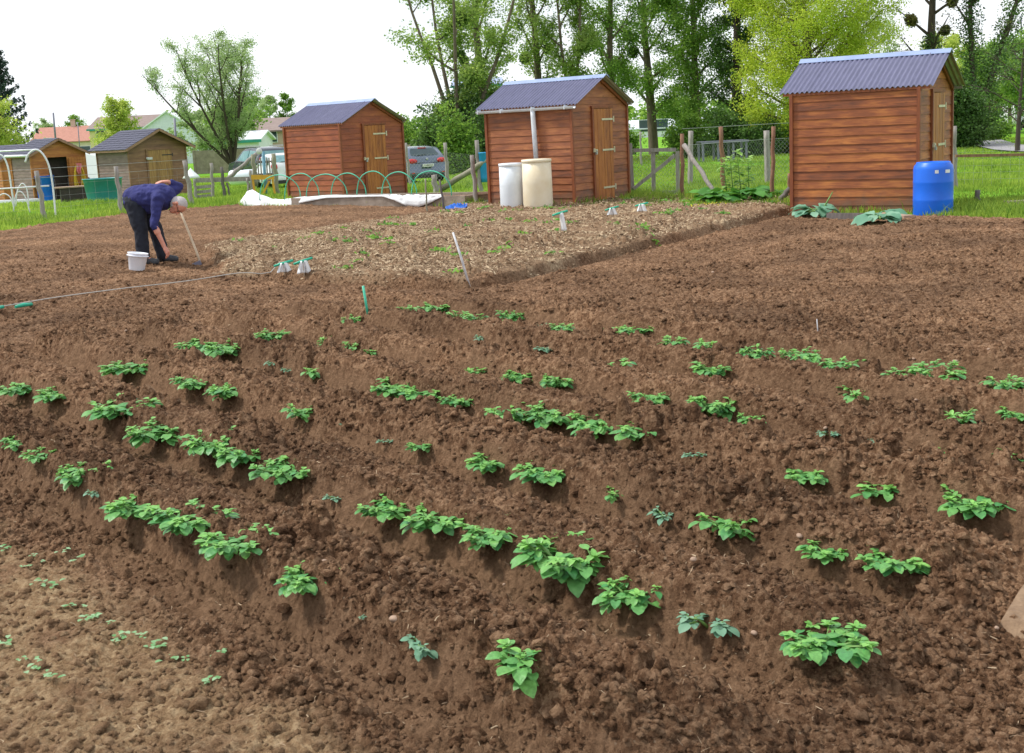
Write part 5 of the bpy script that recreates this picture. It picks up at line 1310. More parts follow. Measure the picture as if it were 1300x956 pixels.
O = at(95, 258); t = thing('low_tray', 'pale topped dark crate standing left of the teal tub', 'crate', tuple(O), 0.4); mb = MB(); mb.box((0, 0.3, 0.22), (0.75, 0.5, 0.5)); mb.build('crate', M['dark_in'], t); mb = MB(); mb.box((-0.05, 0.28, 0.50), (0.95, 0.55, 0.04)); mb.build('lid', M['timber_pale'], t)
# bundle of grey tools in front of the open door
for i in range(5):
    O = at(74+i*2.5, 252); mb = MB(); mb.tube([(0, 0, 0), (-0.25-0.05*i, 0.2, 0.45)], 0.02, 6); o = mb.build('metal_bar', M['wire']); o.location = tuple(O); setprops(o, 'grey metal bar leaning in front of the open shed doorway', 'bar', 'bars leaning at the open shed doorway')

# ------------------------------------------------------------------ vehicles
def car(name, label, cat, X, Y, Z, yaw, prof, W, paint, glass, rear=None, sidewin=None, wheels=(0.75, 3.3), wr=0.31, belt=0.92, tumble=0.14, lights=None, plate=None, roof_m=None, extra=None):
    """prof: closed side outline (x from rear, z), rear at x=0. Built facing -x (tail at the origin)."""
    t = thing(name, label, cat, (X, Y, Z), yaw)
    prof = [np.array(p, float) for p in prof]; cen = sum(prof)/len(prof)
    hw = lambda z: W/2 - tumble*max(0, (z-belt)/(1.45-belt))**1.2 - 0.04*max(0, (0.45-z)/0.3)
    rows_ = [(-1.0, 0.10), (-0.985, 0.045), (-0.93, 0.015), (-0.6, 0.0), (0, -0.006), (0.6, 0.0), (0.93, 0.015), (0.985, 0.045), (1.0, 0.10)]
    V = []; n = len(prof)
    for s, ins in rows_:
        for p in prof:
            d = cen-p; d = d/np.linalg.norm(d); q = p+d*ins; V.append((q[0], s*hw(p[1]), q[1]))
    F = []
    for i in range(len(rows_)-1):
        for k in range(n): F.append((i*n+k, i*n+(k+1) % n, (i+1)*n+(k+1) % n, (i+1)*n+k))
    mb = MB(); mb.add(V, F, True); mb.f.append(tuple(range(n))); mb.sm.append(False); mb.f.append(tuple(len(rows_)*n-n+k for k in range(n))[::-1]); mb.sm.append(False)
    body = mb.build('body', paint, t)
    for wx in wheels:
        for s in (-1, 1):
            mb = MB(); mb.lathe([(wr*0.55, -0.1), (wr*0.95, -0.1), (wr, -0.06), (wr, 0.06), (wr*0.95, 0.1), (wr*0.6, 0.1)], 24); mb.v = [(x, z, y) for x, y, z in mb.v]; w_ = mb.build('wheel', M['black'], t); w_.location = (wx, s*(W/2-0.10), wr)
            mb = MB(); mb.lathe([(0, s*0.085), (wr*0.62, s*0.095), (wr*0.62, s*0.07), (0, s*0.07)], 16); mb.v = [(x, z, y) for x, y, z in mb.v]; mb.build('rim', M['wire'], w_)
            mb = MB(); mb.lathe([(0, 0), (wr+0.06, 0), (wr+0.06, 0.004), (0, 0.004)], 24); mb.v = [(x, z, y) for x, y, z in mb.v]; a_ = mb.build('wheel_arch', M['black'], t); a_.location = (wx, s*(W/2+0.001)-(0.004 if s > 0 else 0), wr+0.02)
    if rear:   # rear window patch along a profile segment: (xb, zb, xt, zt, half width bottom, top)
        xb, zb, xt, zt, w0, w1 = rear
        nrm = np.array([-(zt-zb), (xt-xb)]); nrm /= np.linalg.norm(nrm); nrm = nrm if nrm[0] < 0 else -nrm
        mb = MB(); mb.grid(lambda u, v: (xb+(xt-xb)*u+nrm[0]*0.022+0.03*abs(2*v-1)**4, (2*v-1)*(w0+(w1-w0)*u)*(1-0.05*abs(2*u-1)**6), zb+(zt-zb)*u+nrm[1]*0.022), 8, 14); gl = mb.build('rear_window', glass, t)
        mb = MB(); mb.beam((xb-0.035, 0.0, zb+0.06), (xb-0.03, 0.38, zb+0.03), 0.02, 0.01); mb.build('wiper', M['black'], gl)
    if sidewin:
        for s in (-1, 1):
            for poly in sidewin:
                mb = MB(); y = [s*(hw(z)+0.004) for x, z in poly]; k = len(poly)
                mb.add([(x, yy, z) for (x, z), yy in zip(poly, y)]+[(x, yy-s*0.015, z) for (x, z), yy in zip(poly, y)], [tuple(range(k)), tuple(range(2*k-1, k-1, -1))]+[(i, i+k, (i+1) % k+k, (i+1) % k) for i in range(k)]); mb.build('side_window', glass, t)
    for e in (extra or []):
        nm, m_, c, s_ = e[:4]; mb = MB()
        if len(e) > 4: mb.ball((0, 0, 0), 1, 14, 10, s_); o_ = mb.build(nm, m_, t); o_.location = c; o_.rotation_euler = e[4]
        else: mb.box(c, s_); mb.build(nm, m_, t)
    return t
paint_grey = mat('grey_blue_car_paint', (0.12, 0.155, 0.225), (0.10, 0.13, 0.19), 0.25, 2, bump=0, metal=0.35, coat=0.6)
paint_black = mat('dark_blue_car_paint', (0.02, 0.03, 0.05), (0.015, 0.02, 0.035), 0.2, 2, bump=0, coat=0.6)
paint_white = mat('white_car_paint', (0.72, 0.74, 0.78), (0.66, 0.68, 0.72), 0.25, 2, bump=0, coat=0.6)
hatch = [(0.10, 0.22), (0.02, 0.30), (0.0, 0.55), (0.06, 0.60), (0.05, 0.75), (0.09, 0.98), (0.20, 1.10), (0.48, 1.38), (0.62, 1.43), (1.2, 1.47), (2.0, 1.45), (2.5, 1.35), (3.15, 0.97), (3.8, 0.82), (3.95, 0.62), (3.97, 0.35), (3.85, 0.2), (2, 0.18)]
Yh = 47.6; ph_ = on(540, 231, Yh)
rot = lambda a: (0, 0, a)
plateM = mat('number_plate_white', (0.75, 0.75, 0.72), (0.6, 0.6, 0.6), 0.4, 60, bump=0)
tcar = car('parked_car', 'grey-blue hatchback parked tail-on with red tail lights, behind the wire fence', 'car', ph_[0]+0.15, Yh, float(terr(0, Yh))-0.02, math.radians(121), hatch, 1.74, paint_grey, M['glass'], rear=(0.20, 1.09, 0.485, 1.375, 0.64, 0.54),
    sidewin=[[(0.75, 1.05), (0.9, 1.3), (1.7, 1.38), (1.7, 1.0)], [(1.78, 1.0), (1.78, 1.38), (2.35, 1.30), (2.85, 1.02)]], wheels=(0.72, 3.2),
    extra=[('tail_light', M['red'], (0.10, -0.66, 0.90), (0.11, 0.23, 0.10), (0, 0, 0.2)), ('tail_light', M['red'], (0.10, 0.66, 0.90), (0.11, 0.23, 0.10), (0, 0, -0.2)),
           ('number_plate', plateM, (0.0, 0, 0.72), (0.10, 0.46, 0.11)), ('bumper_insert', M['black'], (0.045, 0, 0.30), (0.13, 1.42, 0.14)), ('boot_line', M['black'], (0.072, 0, 0.815), (0.03, 1.05, 0.035)),
           ('brake_lamp', M['red'], (0.475, 0, 1.40), (0.06, 0.34, 0.03)), ('reflector', M['red'], (0.03, -0.66, 0.44), (0.05, 0.12, 0.04)), ('reflector', M['red'], (0.03, 0.66, 0.44), (0.05, 0.12, 0.04)), ('emblem', M['wire'], (0.052, 0, 0.965), (0.02, 0.055, 0.055), (0, 0, 0)),
           ('mirror', paint_grey, (2.45, -0.98, 0.98), (0.08, 0.11, 0.07), (0, 0, 0)), ('mirror', paint_grey, (2.45, 0.98, 0.98), (0.08, 0.11, 0.07), (0, 0, 0)), ('aerial', M['black'], (0.7, 0, 1.5), (0.02, 0.02, 0.10))])
# plate characters (unreadable grey strokes in the photograph kept as short dark marks)
for i, w_ in enumerate((0.03, 0.03, 0.045, 0.045, 0.045, 0.03, 0.03)):
    mb = MB(); mb.box((-0.053, -0.17+i*0.057, 0.72), (0.006, w_*0.7, 0.06)); mb.box((-0.0535, -0.17+i*0.057, 0.72), (0.006, w_*0.35, 0.03)); mb.build('plate_mark', M['post_dark'], tcar)
suv = [(0.1, 0.3), (0.02, 0.45), (0.0, 0.8), (0.06, 1.05), (0.16, 1.3), (0.34, 1.60), (0.55, 1.70), (1.5, 1.76), (2.4, 1.72), (2.75, 1.6), (3.35, 1.12), (4.2, 1.0), (4.42, 0.8), (4.45, 0.4), (4.3, 0.25), (2, 0.24)]
Y_ = 57; p = on(330, 205, Y_)
car('parked_car', 'dark blue off-road car behind the slatted pallet, only its roof and windows showing', 'car', on(352, 200, Y_)[0], Y_, float(terr(0, Y_)), math.radians(122), suv, 1.85, paint_black, M['glass_pale'], rear=(0.10, 1.22, 0.31, 1.56, 0.68, 0.6), sidewin=[[(0.6, 1.12), (0.7, 1.55), (1.6, 1.62), (1.6, 1.1)], [(1.68, 1.1), (1.68, 1.62), (2.5, 1.58), (3.0, 1.15)]],
    wheels=(0.8, 3.5), wr=0.36, belt=1.05, extra=[('tail_light', M['red'], (0.07, -0.8, 1.1), (0.06, 0.08, 0.2), (0, 0, 0)), ('tail_light', M['red'], (0.07, 0.8, 1.1), (0.06, 0.08, 0.2), (0, 0, 0)), ('spare_wheel', M['black'], (-0.06, 0, 0.95), (0.1, 0.33, 0.33), (0, 0, 0)), ('roof_rail', M['wire'], (1.5, -0.6, 1.80), (1.8, 0.04, 0.05)), ('roof_rail', M['wire'], (1.5, 0.6, 1.80), (1.8, 0.04, 0.05))])
Y_ = 50; 
car('parked_car', 'white hatchback with red tail light, half hidden by the reddish shed', 'car', on(370, 218, Y_)[0], Y_, float(terr(0, Y_)), math.radians(112), hatch, 1.72, paint_white, M['glass_pale'], rear=(0.20, 1.09, 0.485, 1.375, 0.64, 0.54), sidewin=[[(0.75, 1.02), (0.9, 1.3), (1.7, 1.38), (1.7, 1.0)], [(1.78, 1.0), (1.78, 1.38), (2.35, 1.30), (2.85, 1.02)]],
    wheels=(0.72, 3.2), extra=[('tail_light', M['red'], (0.10, -0.68, 0.92), (0.08, 0.14, 0.17), (0, 0, 0.2)), ('tail_light', M['red'], (0.10, 0.68, 0.92), (0.08, 0.14, 0.17), (0, 0, -0.2)), ('number_plate', plateM, (-0.005, 0, 0.72), (0.10, 0.46, 0.11)), ('bumper_insert', M['black'], (0.045, 0, 0.30), (0.13, 1.42, 0.14))])
van = [(0.1, 0.3), (0.0, 0.45), (0.02, 1.0), (0.1, 1.7), (0.2, 1.88), (1.0, 1.92), (3.2, 1.90), (3.5, 1.8), (4.1, 1.2), (4.75, 1.0), (4.85, 0.7), (4.85, 0.4), (4.7, 0.28), (2, 0.25)]
Y_ = 62
car('parked_van', 'white van with dark side window seen between the two old sheds', 'van', on(138, 214, Y_)[0], Y_, float(terr(0, Y_)), math.radians(172), van, 1.9, paint_white, M['glass'], sidewin=[[(3.0, 1.2), (3.0, 1.65), (3.5, 1.65), (3.9, 1.22)]], wheels=(0.9, 3.9), wr=0.33, belt=1.1)
Y_ = 88
car('parked_van', 'white van far off under the trees at the right picture edge', 'van', on(1278, 155, Y_)[0], Y_, float(terr(0, Y_))+0.3, math.radians(12), van, 1.9, paint_white, M['glass'], sidewin=[[(3.0, 1.2), (3.0, 1.65), (3.5, 1.65), (3.9, 1.22)], [(0.6, 1.2), (0.6, 1.65), (2.6, 1.65), (2.6, 1.2)]], wheels=(0.9, 3.9), wr=0.33, belt=1.1)

# ------------------------------------------------------------------ houses, halls and walls in the distance
def house(name, label, u0, u1, Y, eave_v, ridge_v, wallm, roofm, depth=8.0, yaw=0.0, gable_front=False, wins=(), chimney=None, cat='house', over=0.3, z=-0.5, edge=None):
    uc = (u0+u1)/2; a = on(u0, 200, Y); b = on(u1, 200, Y); W = b[0]-a[0]; he = on(uc, eave_v, Y)[2]-z; hr = on(uc, ridge_v, Y)[2]-z
    t = thing(name, label, cat, ((a[0]+b[0])/2, Y, z), yaw)
    mb = MB()
    if gable_front: poly = [(-W/2, -0.2), (W/2, -0.2), (W/2, he), (0, hr), (-W/2, he)]; mb.prism(poly, 0, depth, axis=1)
    else: poly = [(0, -0.2), (depth, -0.2), (depth, he), (depth/2, hr), (0, he)]; mb.prism(poly, -W/2, W/2, axis=0)
    mb.build('wall', wallm, t)
    mb = MB(); th = 0.14
    if gable_front:
        for s in (-1, 1):
            k = (hr-he)/(W/2); mb.add([(s*(W/2+over), -over, he-k*over), (0, -over, hr), (0, depth+over, hr), (s*(W/2+over), depth+over, he-k*over)]+[(s*(W/2+over), -over, he-k*over+th), (0, -over, hr+th), (0, depth+over, hr+th), (s*(W/2+over), depth+over, he-k*over+th)], [(0, 1, 2, 3), (4, 5, 6, 7), (0, 1, 5, 4), (1, 2, 6, 5), (2, 3, 7, 6), (3, 0, 4, 7)])
    else:
        for s, y in ((0, 0), (1, depth)):
            k = (hr-he)/(depth/2); yo = -over if s == 0 else depth+over
            mb.add([(-W/2-over, yo, he-k*over), (-W/2-over, depth/2, hr), (W/2+over, depth/2, hr), (W/2+over, yo, he-k*over)]+[(-W/2-over, yo, he-k*over+th), (-W/2-over, depth/2, hr+th), (W/2+over, depth/2, hr+th), (W/2+over, yo, he-k*over+th)], [(0, 1, 2, 3), (4, 5, 6, 7), (0, 1, 5, 4), (1, 2, 6, 5), (2, 3, 7, 6), (3, 0, 4, 7)])
    rf = mb.build('roof', roofm, t)
    if chimney:
        mb = MB(); mb.box((chimney*W/2, depth/2, hr+0.45), (0.6, 0.6, 1.3)); mb.box((chimney*W/2, depth/2, hr+1.15), (0.75, 0.75, 0.12)); mb.build('chimney', M['plaster_pink'], rf)
    for (x, zz, w, h) in wins:
        mb = MB(); mb.box((x*W/2, -0.03, zz), (w+0.14, 0.05, h+0.14)); f_ = mb.build('window', M['white_paint'], t)
        mb = MB(); mb.box((x*W/2, -0.065, zz), (w, 0.03, h)); mb.build('pane', M['glass'], f_)
    if edge:
        mb = MB(); mb.box((0, -over-0.03, he-0.1), (W+2*over, 0.06, 0.22)) if not gable_front else [mb.beam((s*(W/2+over), -over-0.04, he-(hr-he)/(W/2)*over+0.02), (0, -over-0.04, hr+0.03), 0.22, 0.06) for s in (-1, 1)]
        mb.build('roof_edge', edge, t)
    return t
house('house', 'cream house with long pale red tiled roof beyond the open orange shed', 42, 120, 190, 180, 161, M['plaster'], M['tile_red'], 11, 0.03, wins=((-0.45, 3.6, 1.2, 1.1), (0.72, 2.0, 1.6, 1.3), (0.2, 2.0, 1.4, 1.3), (-0.45, 1.5, 1.4, 1.3)), chimney=0.05)
house('house', 'yellow house with green edged roof behind the small birch', 117, 210, 170, 162, 147, M['plaster_yellow'], M['tile_brown'], 10, 0.0, wins=((-0.7, 4.0, 1.2, 1.2), (0.6, 4.0, 1.2, 1.2), (-0.3, 1.6, 1.4, 1.4)), chimney=-0.2, edge=M['green_paint'])
house('white_hall', 'white building with low pointed roof behind the many-stemmed tree', 184, 250, 135, 163, 142, M['pvc'], M['white_paint'], 10, 0.0, gable_front=True, wins=((0.0, 3.0, 3.0, 0.5), (-0.5, 1.5, 1.2, 1.2)), cat='hall')
house('white_hall', 'low white and teal shed with rust red base left of the brown roofed barn', 292, 330, 100, 178, 168, M['white_paint'], M['white_paint'], 6, 0.0, cat='hall', wins=((0.3, 1.2, 2.0, 0.8),), edge=M['green_paint'])
house('barn', 'pinkish barn with brown tiled roof left of the reddish shed', 316, 392, 110, 166, 150, M['plaster_pink'], M['tile_brown'], 9, 0.0, wins=((-0.1, 2.4, 0.5, 0.9), (0.5, 2.4, 0.5, 0.9)), cat='barn')
house('pale_hall', 'pale blue-white hall glimpsed between the tall poplars', 580, 640, 150, 108, 96, M['white_paint'], M['roof_cap'], 20, 0.0, cat='hall', wins=((-0.5, 4, 3, 1.2), (0.1, 4, 3, 1.2), (0.6, 4, 3, 1.2)), edge=M['green_paint'])
house('pale_hall', 'long low pale hall at the horizon behind the round crowned tree', 770, 905, 170, 163, 152, M['white_paint'], M['pvc'], 20, 0.0, cat='hall', wins=((-0.1, 1.6, 4, 1.6), (0.45, 1.6, 2, 2.0)))
def wall_px(name, label, u0, u1, Y, vt, m_, th=0.25, dy=0):
    a = on(u0, 190, Y); b = on(u1, 190, Y+dy); z = float(terr(0, Y)); h = on((u0+u1)/2, vt, Y)[2]-z
    mb = MB(); d = b-a; mb.box((d[0]/2, d[1]/2, h/2-0.1), (math.hypot(d[0], d[1]), th, h+0.2), rz=math.atan2(d[1], d[0])); k = int(abs(d[0])/2.2)
    for i in range(k+1): mb.box((d[0]*i/k, d[1]*i/k-0.02, h/2-0.08), (0.16, th+0.06, h+0.24))
    o = mb.build(name, m_); o.location = (a[0], a[1], z); return setprops(o, label, 'wall')
wall_px('garden_wall', 'low pinkish beige wall behind the grey-blue hatchback', 500, 572, 62, 183, M['plaster_pink'])
wall_px('garden_wall', 'low grey wall behind the many-stemmed tree', 246, 318, 84, 190, M['concrete'])
wall_px('garden_wall', 'pale low wall at the far side of the meadow left of the birch', 88, 130, 75, 207, M['white_paint'])
# flagpole, poles
for u, v0, v1, Y_, r, lab in ((69, 143, 165, 150, 0.12, 'grey pole rising behind the red tiled house'), (100, 155, 180, 150, 0.06, 'thin pole in front of the red tiled house'), (223, 150, 205, 90, 0.09, 'thin pole beside the white pointed building'), (1298, 20, 150, 95, 0.06, 'thin mast at the right picture edge')):
    a = on(u, v1, Y_); b = on(u-1.5, v0, Y_); mb = MB(); mb.tube([(0, 0, -2), tuple(b-a)], r, 6); o = mb.build('pole', M['steel']); o.location = tuple(a); setprops(o, lab, 'pole')

# road at the right
R0 = [on(u, 0, 1) for u in ()]
def strip(name, label, L1, L2, m_, dz):
    a = [at(u, v) for u, v in L1]; b = [at(u, v) for u, v in L2]; V = []
    for i in range(len(a)):
        for p in (a[i], b[i]): V.append((p[0], p[1], float(terr(p[0], p[1]))+dz+0.03))
    F = [(2*i, 2*i+1, 2*i+3, 2*i+2) for i in range(len(a)-1)]
    o = np_mesh(name, V, F, m_); return setprops(o, label, 'road', kind='structure')
strip('road', 'grey asphalt lane curving across the meadow at the right', [(1195, 162), (1222, 165), (1245, 171), (1268, 178), (1292, 185), (1330, 188)], [(1190, 172), (1218, 178), (1240, 187), (1262, 192), (1288, 194), (1330, 196)], M['asphalt'], 0.05)

# ------------------------------------------------------------------ trees
M['lf_poplar'] = leaf_mat('poplar_leaves', (0.13, 0.23, 0.045), (0.40, 0.54, 0.13), 0.5)
M['lf_mid'] = leaf_mat('ash_leaves', (0.075, 0.18, 0.028), (0.30, 0.48, 0.08), 0.5)
M['lf_bright'] = leaf_mat('young_willow_leaves', (0.28, 0.40, 0.03), (0.62, 0.72, 0.11), 0.5)
M['lf_dark'] = leaf_mat('ivy_leaves', (0.028, 0.075, 0.018), (0.15, 0.27, 0.06), 0.3)
M['lf_pale'] = leaf_mat('pale_willow_leaves', (0.18, 0.28, 0.11), (0.46, 0.58, 0.28), 0.5)
M['lf_yell'] = leaf_mat('fresh_birch_leaves', (0.25, 0.37, 0.05), (0.56, 0.64, 0.15), 0.5)
M['lf_spruce'] = leaf_mat('spruce_needles', (0.018, 0.045, 0.036), (0.075, 0.125, 0.095), 0.1)
M['lf_rust'] = leaf_mat('mistletoe_twigs', (0.055, 0.075, 0.020), (0.24, 0.22, 0.06), 0.3)

def leaf_cloud(P, n, rad, size, seed, squash=0.8, tintbase=None, hang=0.0):
    """n leaves gathered in clumps at the points P"""
    r = np.random.default_rng(seed); P = np.asarray(P); k = len(P)
    idx = r.integers(0, k, n); ct = r.uniform(0, 1, k) if tintbase is None else tintbase
    d = r.normal(0, 1, (n, 3)); d /= np.linalg.norm(d, axis=1)[:, None]; rr = rad*(r.uniform(0, 1, n)**0.55)*(0.6+0.8*r.uniform(0, 1, k)[idx])
    c = P[idx]+d*rr[:, None]*np.array([1, 1, squash]); c[:, 2] -= hang*r.uniform(0, 1, n)**2
    a = r.normal(0, 1, (n, 3)); a[:, 2] = a[:, 2]*0.7-hang*0.8; a /= np.linalg.norm(a, axis=1)[:, None]
    b = np.cross(a, r.normal(0, 1, (n, 3))); b /= np.linalg.norm(b, axis=1)[:, None]
    s = size*r.uniform(0.6, 1.35, n)[:, None]
    V = np.stack([c-a*s*0.5, c+b*s*0.32, c+a*s*0.5, c-b*s*0.32], 1).reshape(-1, 3)
    F = np.arange(n*4).reshape(n, 4)
    T = np.clip(0.15+0.55*ct[idx]+r.normal(0, 0.17, n), 0, 1)
    return V, F, np.repeat(T, 4)

def tree(name, label, x, y, H, tr, leafm, barkm='bark', trunk_h=0.35, n_limb=16, spread=3.0, up=0.7, leaves=20000, clump=0.55, size=0.16, seed=1, prof=None, multi=0, lean=(0, 0), crown_lo=None, hang=0.0, subs=5, group=None, balls=0, ivy=0, cat='tree', squash=0.8, bare=0.0, zb=None):
    rs = random.Random(seed); z = float(terr(x, y)) if zb is None else zb
    t = thing(name, label, cat, (x, y, z), 0, group)
    mb = MB(); tips = []; limbs_pts = []
    def bend(a, d, L, r0, r1, k=5, curve=0.25, wig=0.12):
        P = [np.array(a)]; d = np.array(d, float); d /= np.linalg.norm(d); rr = [r0]
        for i in range(k):
            d = d+np.array([rs.uniform(-wig, wig), rs.uniform(-wig, wig), curve/k+rs.uniform(-wig, wig)*0.4]); d /= np.linalg.norm(d)
            P.append(P[-1]+d*L/k); rr.append(r0+(r1-r0)*(i+1)/k)
        mb.tube(P, rr, 7 if r0 > 0.06 else 4, False); return P
    stems = []
    if multi:
        base = bend((0, 0, -0.3), (lean[0], lean[1], 1), trunk_h*H*0.5+0.4, tr, tr*0.85, 3)
        for i in range(multi):
            az = 2*PI*i/multi+rs.uniform(-.3, .3); e = rs.uniform(*((0.15, 0.75)))
            stems.append(bend(base[-1], (math.cos(az)*e*spread/H*2.2+lean[0], math.sin(az)*e*spread/H*2.2+lean[1], 1), H*rs.uniform(0.75, 1.0), tr*0.45, 0.02, 8, 0.15, 0.07))
        allst = stems
    else:
        allst = [bend((0, 0, -0.3), (lean[0], lean[1], 1), H, tr, 0.03, 10, 0.0, 0.035)]
    for st in allst:
        nl = max(3, n_limb//len(allst))
        for j in range(nl):
            f = (j+rs.random())/nl; h = trunk_h+(0.97-trunk_h)*f
            k = h*(len(st)-1); i0 = min(int(k), len(st)-2); a = st[i0]*(1-(k-i0))+st[i0+1]*(k-i0)
            w = (prof(f) if prof else math.sin(PI*(0.15+0.8*f))**0.7)*spread*(0.55 if multi else 1)
            az = rs.uniform(0, 2*PI) if multi else j*2.4+rs.uniform(-.5, .5)
            L = w*rs.uniform(0.75, 1.2)
            P = bend(a, (math.cos(az), math.sin(az), up*rs.uniform(0.5, 1.4)), L, tr*0.35*(1-f*0.7)*min(1, L/spread+0.3), 0.012, 5, 0.35*up)
            limbs_pts.append(P)
            for q in range(subs):
                g = rs.uniform(0.3, 1.0); k2 = g*(len(P)-1); i2 = min(int(k2), len(P)-2); a2 = P[i2]*(1-(k2-i2))+P[i2+1]*(k2-i2)
                az2 = az+rs.uniform(-1.5, 1.5); S = bend(a2, (math.cos(az2), math.sin(az2), rs.uniform(-.3, 1.1)*up+0.1), L*rs.uniform(0.2, 0.5)+0.2, 0.02, 0.006, 3, 0.2)
                tips += S[1:]
            tips += P[2:]
    bs = [q for q in tips if crown_lo is None or q[2] > crown_lo]
    mb.build('trunk', M[barkm], t)
    if bare: bs = [q for q in bs if rs.random() > bare]
    if leaves:
        V, F, T = leaf_cloud(np.array(bs), leaves, clump, size, seed+50, squash, hang=hang)
        np_mesh('crown', V, F, M[leafm], t, attrs={'tint': ('FLOAT', T)})
    if ivy:
        P = []
        for st in (allst if multi else allst[:1]):
            for i in range(int(ivy*10)):
                k = i/(ivy*10)*ivy*(len(st)-1); i0 = min(int(k), len(st)-2); P.append(st[i0]*(1-(k-i0))+st[i0+1]*(k-i0))
        V, F, T = leaf_cloud(np.array(P), int(9000*ivy*(1.5 if multi else 1)), 0.34+tr, 0.13, seed+70, 1.6)
        np_mesh('ivy', V, F, M['lf_dark'], t, attrs={'tint': ('FLOAT', T)})
    for b in range(balls):
        for _ in range(60):
            q = rs.choice(tips)
            if 3.5 < q[2] < 11: break
        V, F, T = leaf_cloud(np.array([q]), 900, 0.34*rs.uniform(.8, 1.2), 0.12, seed+90+b, 1.0)
        np_mesh('mistletoe', V, F, M['lf_rust' if barkm == 'bark_dark' else 'lf_dark'], t, attrs={'tint': ('FLOAT', T)})
    return t
def tx(u, Y): return float(on(u, 185, Y)[0])
col = lambda f: 0.5+0.5*math.sin(PI*(0.1+0.75*f))
g_ = 'tall trees lining the far side of the meadow'
tree('poplar_tree', 'broad leaning poplar with mistletoe balls, leftmost of the tall row', tx(590, 62), 62, 15.5, 0.30, 'lf_poplar', trunk_h=0.13, n_limb=22, spread=5.6, up=0.8, leaves=26000, clump=0.62, size=0.135, seed=3, multi=4, lean=(-0.10, 0), balls=5, ivy=0.30, group=g_)
tree('poplar_tree', 'poplar with dark ivied trunk, second of the tall row from the left', tx(618, 66), 66, 16.5, 0.30, 'lf_poplar', trunk_h=0.16, n_limb=24, spread=2.9, up=1.3, leaves=22000, clump=0.55, size=0.13, seed=5, prof=col, lean=(-0.05, 0), balls=4, ivy=0.45, group=g_)
tree('poplar_tree', 'slender poplar with bare pale trunk rising behind the left end of the middle roof', tx(692, 70), 70, 17, 0.29, 'lf_poplar', trunk_h=0.22, n_limb=24, spread=2.7, up=1.5, leaves=19000, clump=0.52, size=0.13, seed=8, prof=col, lean=(-0.045, 0), balls=2, group=g_)
tree('poplar_tree', 'twin stemmed poplar behind the middle of the middle shed roof', tx(730, 68), 68, 17, 0.26, 'lf_poplar', trunk_h=0.15, n_limb=24, spread=3.0, up=1.3, leaves=26000, clump=0.55, size=0.13, seed=12, multi=2, lean=(-0.04, 0), group=g_)
tree('poplar_tree', 'poplar behind the ridge end of the middle shed, fresh green crown', tx(779, 71), 71, 17, 0.27, 'lf_mid', trunk_h=0.15, n_limb=26, spread=3.0, up=1.2, leaves=28000, clump=0.6, size=0.13, seed=15, prof=col, lean=(-0.04, 0), balls=1, group=g_)
tree('ash_tree', 'full crowned tree with trunk visible above the wooden gate', tx(830, 76), 76, 16, 0.34, 'lf_mid', trunk_h=0.15, n_limb=26, spread=3.3, up=0.8, leaves=34000, clump=0.65, size=0.135, seed=18, prof=col, balls=5, group=g_)
tree('ash_tree', 'dense mid green tree left of the ivy clad trunk', tx(886, 74), 74, 16, 0.30, 'lf_mid', trunk_h=0.08, n_limb=34, spread=3.0, up=0.7, leaves=52000, clump=0.7, size=0.135, seed=21, prof=col, group=g_)
tree('ivied_tree', 'dark ivy clad tree left of the yellow-green willow', tx(934, 70), 70, 16, 0.36, 'lf_dark', barkm='bark_dark', trunk_h=0.05, n_limb=34, spread=1.5, up=0.6, leaves=24000, clump=0.6, size=0.15, seed=24, prof=lambda f: 0.95, group=g_)
tree('willow_tree', 'bright yellow-green willow behind the right-hand shed', tx(1028, 64), 64, 13.5, 0.34, 'lf_bright', trunk_h=0.05, n_limb=70, spread=4.1, up=0.6, leaves=190000, clump=0.70, size=0.105, seed=27, prof=lambda f: 0.75+0.40*math.sin(PI*(0.02+0.72*f)), hang=0.55, group=g_, subs=6)
tree('ivied_tree', 'ivied tree with reddish mistletoe above the right-hand shed roof', tx(1176, 66), 66, 14, 0.36, 'lf_rust', barkm='bark_dark', trunk_h=0.22, n_limb=14, spread=2.9, up=0.8, leaves=1500, clump=0.3, size=0.12, seed=30, balls=11, ivy=0.55, lean=(0.02, 0), group=g_)
tree('ivied_tree', 'ivied twin trunk with bare spreading branches right of the right-hand shed', tx(1236, 62), 62, 15, 0.38, 'lf_rust', barkm='bark_dark', trunk_h=0.18, n_limb=18, spread=4.2, up=1.0, leaves=900, clump=0.25, size=0.11, seed=37, multi=2, balls=3, ivy=0.62, group=g_)
for i, (u, Y, H, sp_, n, mt, lab) in enumerate(((1282, 84, 6.2, 3.0, 15000, 'lf_mid', 'spreading light green tree above the white van at the right edge'), (1318, 78, 6.6, 3.2, 12000, 'lf_mid', 'green tree cut by the right picture edge'), (1255, 98, 6.0, 3.4, 15000, 'lf_yell', 'low yellow-green tree behind the bare branched ivied tree'), (1105, 95, 9.0, 3.2, 9000, 'lf_pale', 'thin pale tree between willow and mistletoe tree'), (1208, 92, 7.5, 2.6, 11000, 'lf_yell', 'fresh green tree between the two ivied trees'))):
    tree('field_tree', lab, tx(u, Y), Y, H, 0.16, mt, trunk_h=0.25, n_limb=18, spread=sp_, up=0.45, leaves=n, clump=0.6, size=0.17, seed=40+i, group='smaller trees at the right')
tree('alder_tree', 'dark small leaved tree close to the lane at the right edge', tx(1292, 50), 50, 4.6, 0.12, 'lf_dark', barkm='bark_dark', trunk_h=0.25, n_limb=14, spread=1.9, up=0.6, leaves=2600, clump=0.5, size=0.09, seed=60)
